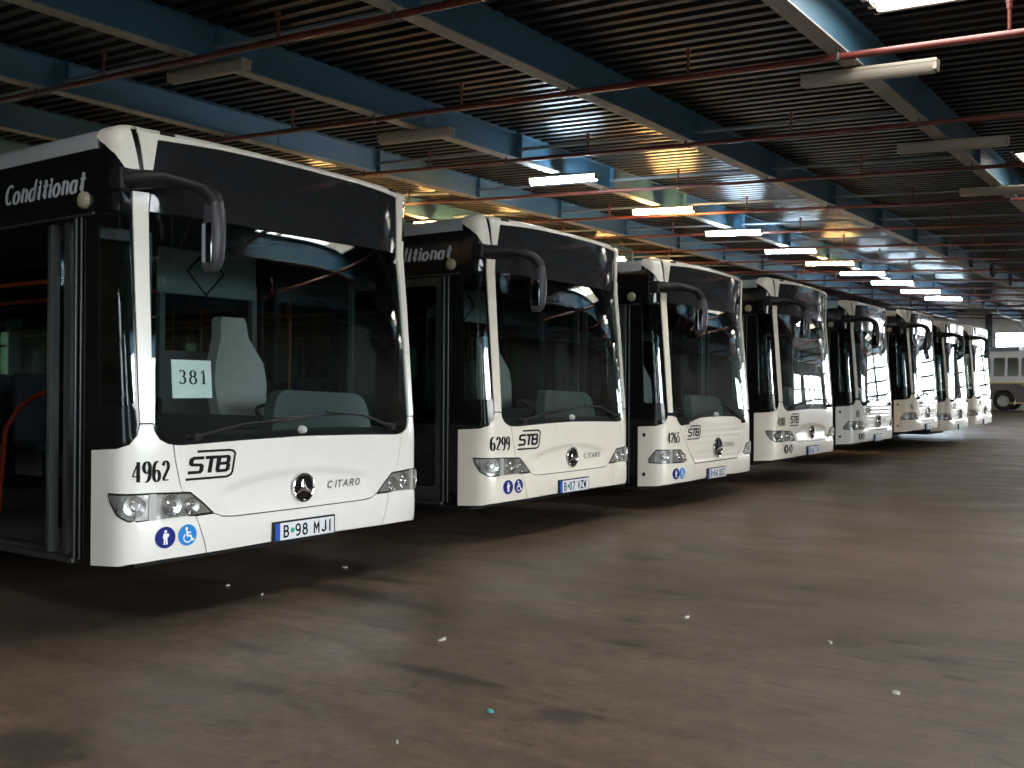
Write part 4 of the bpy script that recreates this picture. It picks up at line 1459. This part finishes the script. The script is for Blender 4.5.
lo_.matrix_world = Matrix.Rotation(TURN, 4, 'Z') @ Matrix.Translation((X1 + .2, Y0 + sum(GATEWAY) / 2, 2.67)) @ Matrix(((0, 0, 1, 0), (1, 0, 0, 0), (0, 1, 0, 0), (0, 0, 0, 1)))
# left wall behind the buses: clear windows onto trees
holes = [RECT(rw_len - (b + 6.5), rw_len - b, 1.7, 3.5) for b in (4, 12, 20, 28, 36, 44, 52)]
wl, lfn = wall_panel((X0, Y1), (X0, Y0), -.5, zb(X0) + .5, zb(X0) + .5, holes, mat='dark_wall', name='wall_left')
for b in (4, 12, 20, 28, 36, 44, 52):
    window(lfn, rw_len - (b + 6.5), rw_len - b, 1.7, 3.5, 5, 2, 'pane', .07)
# near wall behind the camera: two glazed gates
holes = [RECT(25.8, 28.2, .02, 4.0), RECT(33, 36, .02, 4.0)]
wn, nfn = wall_panel((X0, Y0), (X1, Y0), -.5, zb(X0) + .5, zb(X1) + .5, holes, mat='dark_wall', name='wall_near')
for k, (a0, a1) in enumerate(((25.8, 28.2), (33, 36))):
    window(nfn, a0, a1, .02, 4.0, 3, 4, 'strip_light', .08)

# steel columns on the far wall
cb = boxes(((0, 0, 2.9), (.34, .03, 6.0)), ((0, .16, 2.9), (.34, .03, 6.0)), ((0, .08, 2.9), (.02, .16, 6.0)))
cme = finish(cb, 'wall_column', 'steel', False)
for x in (-13.1, -7.08, -1.1, 5.8):
    tag(hall('wall_column', cme, (x, Y1 - 1.06, 0)), kind='structure')


# ------------------------------------------------------------------ the row of buses
def fz(y): return FLOOR_SLOPE * y
BUS = [
    dict(loc=(0, 0), lift=0.0, kind='new', number='4962', plate='B 98 MJI', paint='white', ac_text=True, door_open=True,
         label='white bus numbered 4962 with open door, nearest and largest of the row'),
    dict(loc=(-.088, 3.5635), lift=-.01, kind='new', number='6299', plate='B 07 VZW', paint='cream', ac_text=True, sticker='navy',
         label='cream white bus numbered 6299, parked right behind the nearest bus'),
    dict(loc=(.081, 6.616), lift=-.08, kind='old', number='4265', plate='B 54 DEZ', paint='cream',
         label='cream bus numbered 4265 with slanted front seam, third in the row'),
    dict(loc=(.132, 9.972), lift=0.0, kind='new', number='480', plate='B 16 TIV', paint='cream', sticker='white', 
         label='cream bus with rounded windscreen corners, fourth in the row'),
    dict(loc=(-.09, 14.436), lift=.01, kind='old', number='18', plate='B 51', paint='white', sticker='white',
         label='white bus with slanted front seam, fifth in the row'),
    dict(loc=(-.03, 18.2), lift=.085, kind='old', number='6', plate='B 32', paint='cream', sticker=None,
         label='cream bus standing slightly taller, sixth in the row'),
    dict(loc=(.09, 20.98), lift=.0, kind='old', number='', plate='B 74', paint='cream', sticker=None, star_kind='old',
         label='cream bus seventh in the row, second from the far end'),
    dict(loc=(.17, 23.75), lift=.04, kind='old', number='', plate='B 40', paint='cream', sticker=None, star_kind='old',
         label='cream bus at the far end of the row, eighth and smallest'),
]
for b in BUS:
    d = dict(b)
    x, y = d.pop('loc')
    make_bus((x, y, fz(y)), **d)

# paper route notice standing on the dashboard of the nearest bus
def notice():
    bm = boxes(((0, 0, .115), (.004, .305, .23), None, .001))
    return bm
pn = obj('paper_notice', finish(notice(), 'paper_notice', 'paper'), None, (-.13, -.775, 1.295), (0, -R(4), R(4)))
tag(pn, 'white paper sheet with number 381 standing behind the windscreen of bus 4962', 'notice')
def notice_text():
    bm = bmesh.new()
    Ls, tot = text_lines('381', 1.0, .15)
    h = .085
    strokes_to_bm(bm, Ls, lambda x, y: Vector((.0035, -.105 + x * h * 1.15, .085 + y * h)), .17, .06)
    return bm
obj('notice_number', finish(notice_text(), 'notice_number', 'ink', False), pn)

# ------------------------------------------------------------------ trolley bus side-on by the far wall
def trolley():
    r = empty('trolley_bus', (-5.5, 56.0, fz(56.0) + .05), TURN)
    tag(r, 'white and dark trolley bus parked side-on before the far wall, poles on its roof', 'bus')
    fn = lambda a, t, off: Vector((a, -1.25 - off, t))
    Ls = 10.4
    x0, x1 = -5.6, 4.8
    M['trolley_white'] = principled('trolley_white', (0.75, 0.77, 0.78), .4)
    M['trolley_dark'] = principled('trolley_dark', (0.03, 0.035, 0.04), .4)
    M['trolley_yellow'] = principled('trolley_yellow', (0.45, 0.36, 0.10), .5)
    wins = [(.97 + .68 * k, .97 + .54 + .68 * k) for k in range(-9, 6)]
    up_ = patch([(x0, 1.5), (x1, 1.5), (x1, 3.15), (x0, 3.15)], [rounded(RECT(a, b, 1.85, 2.85), .1) for a, b in wins], off=0, th=.06, step=1.0, fn=fn)
    obj('upper_side', finish(up_, 'trolley_upper', 'trolley_white'), r)
    for a, b in wins:
        pb = patch(RECT(a - .02, b + .02, 1.83, 2.87), off=-.02, th=.008, step=1.0, fn=fn)
        obj('side_pane', finish(pb, 'trolley_pane', 'pane'), r)
    arch = lambda c: [(c + .62 * math.cos(R(k)), .35 + .80 * math.sin(R(k))) for k in range(180, -1, -15)]
    lo = patch([(x0, .35)] + arch(-3.3) + arch(1.45) + [(x1, .35), (x1, 1.5), (x0, 1.5)], off=0, th=.06, step=1.0, fn=fn)
    obj('lower_side', finish(lo, 'trolley_lower', 'trolley_dark'), r)
    obj('yellow_stripe', finish(boxes(((-.4, -1.27, 1.48), (Ls, .02, .06)), ((2.9, -1.27, .42), (2.6, .02, .06)), ((2.9, -1.27, 1.0), (1.7, .02, .06), Matrix.Rotation(R(38), 3, 'Y'))), 'trolley_stripe', 'trolley_yellow', False), r)
    obj('body', finish(boxes(((-.4, 1.22, 1.75), (Ls, .06, 2.8)), ((-.4, 0, 3.14), (Ls, 2.5, .10), None, .04), ((-.4, 0, .45), (Ls, 2.3, .2)), ((x0 + .03, 0, 1.75), (.06, 2.44, 2.8)), ((x1 - .03, 0, 1.75), (.06, 2.44, 2.8))), 'trolley_body', 'trolley_white', False), r)
    for c in (-3.3, 1.45):
        for s in (-1, 1):
            w = obj('wheel', cached('trolley_tyre%d' % s, lambda: add_lathe(bmesh.new(), [(.30, -.14), (.46, -.15), (.52, -.10), (.52, .10), (.46, .15), (.30, .14), (.30, -.14)], 28, 'Y'), 'rubber'), r, (c, s * 1.12, .52))
            obj('rim', cached('trolley_rim%d' % s, lambda s=s: add_lathe(bmesh.new(), [(0, s * .10), (.10, s * .12), (.12, s * .06), (.30, s * .10), (.34, s * .14), (.34, -s * .1)], 24, 'Y'), 'rim'), w)
    gear = bmesh.new()
    add_box(gear, (1.0, 0, 3.32), (2.2, 1.2, .26), None, .05)
    for s in (-1, 1):
        add_tube(gear, [(2.0, s * .3, 3.3), (2.0, s * .3, 3.9), (-4.5, s * .35, 4.55)], .03, 6)
        add_tube(gear, [(1.4, s * .3, 3.3), (2.2, s * .3, 4.9)], .022, 6)
        add_tube(gear, [(2.9, s * .3, 3.3), (1.9, s * .3, 4.9)], .022, 6)
    obj('trolley_gear', finish(gear, 'trolley_gear', 'tie'), r)
trolley()

# ------------------------------------------------------------------ litter on the floor
M['scrap_white'] = principled('scrap_paper', (0.42, 0.41, 0.37), .8)
M['scrap_cyan'] = principled('scrap_cyan', (0.06, 0.36, 0.40), .6)
def scrap_bm(seed, s):
    rnd = random.Random(seed)
    bm = bmesh.new()
    n = 7
    ring = [bm.verts.new((s * (1 + .5 * rnd.random()) * math.cos(2 * math.pi * k / n), s * .5 * (1 + .5 * rnd.random()) * math.sin(2 * math.pi * k / n), .006 + .012 * rnd.random())) for k in range(n)]
    c = bm.verts.new((0, 0, .014))
    lo = [bm.verts.new((v.co.x, v.co.y, 0)) for v in ring]
    for k in range(n):
        bm.faces.new((c, ring[k], ring[(k + 1) % n]))
        bm.faces.new((ring[k], lo[k], lo[(k + 1) % n], ring[(k + 1) % n]))
    bm.faces.new(lo[::-1])
    bmesh.ops.recalc_face_normals(bm, faces=bm.faces)
    return bm
SCR = [(2.417, -1.216, .018, 'scrap_cyan', 'small cyan scrap on the bare floor near the front'),
       (2.368, .846, .022, 'scrap_white', 'white paper scrap beside the dark streak on the floor'),
       (3.244, .757, .020, 'scrap_white', 'white paper scrap in the middle of the open floor'),
       (3.762, .033, .020, 'scrap_white', 'white paper scrap nearest the right edge of the floor'),
       (-.607, -.104, .020, 'scrap_white', 'white scrap on the dark floor under the bumper of bus 4962'),
       (-.191, -.17, .022, 'scrap_white', 'grey white scrap in front of bus 4962, right of another scrap'),
       (-.432, .851, .022, 'scrap_white', 'white scrap just under the number plate of bus 4962'),
       (1.501, -.397, .035, 'scrap_white', 'flat pale scrap on open floor below the second bus'),
       (2.339, -1.72, .012, 'scrap_white', 'tiny white scrap lowest on the open floor')]
for i, (x, y, s, m_, lb) in enumerate(SCR):
    tag(obj('litter_scrap', finish(scrap_bm(i, s * .7), 'litter_scrap', m_, False), None, (x, y, fz(y) - .001), (0, 0, i * 1.1)), lb, 'litter', 'litter scraps on the floor')
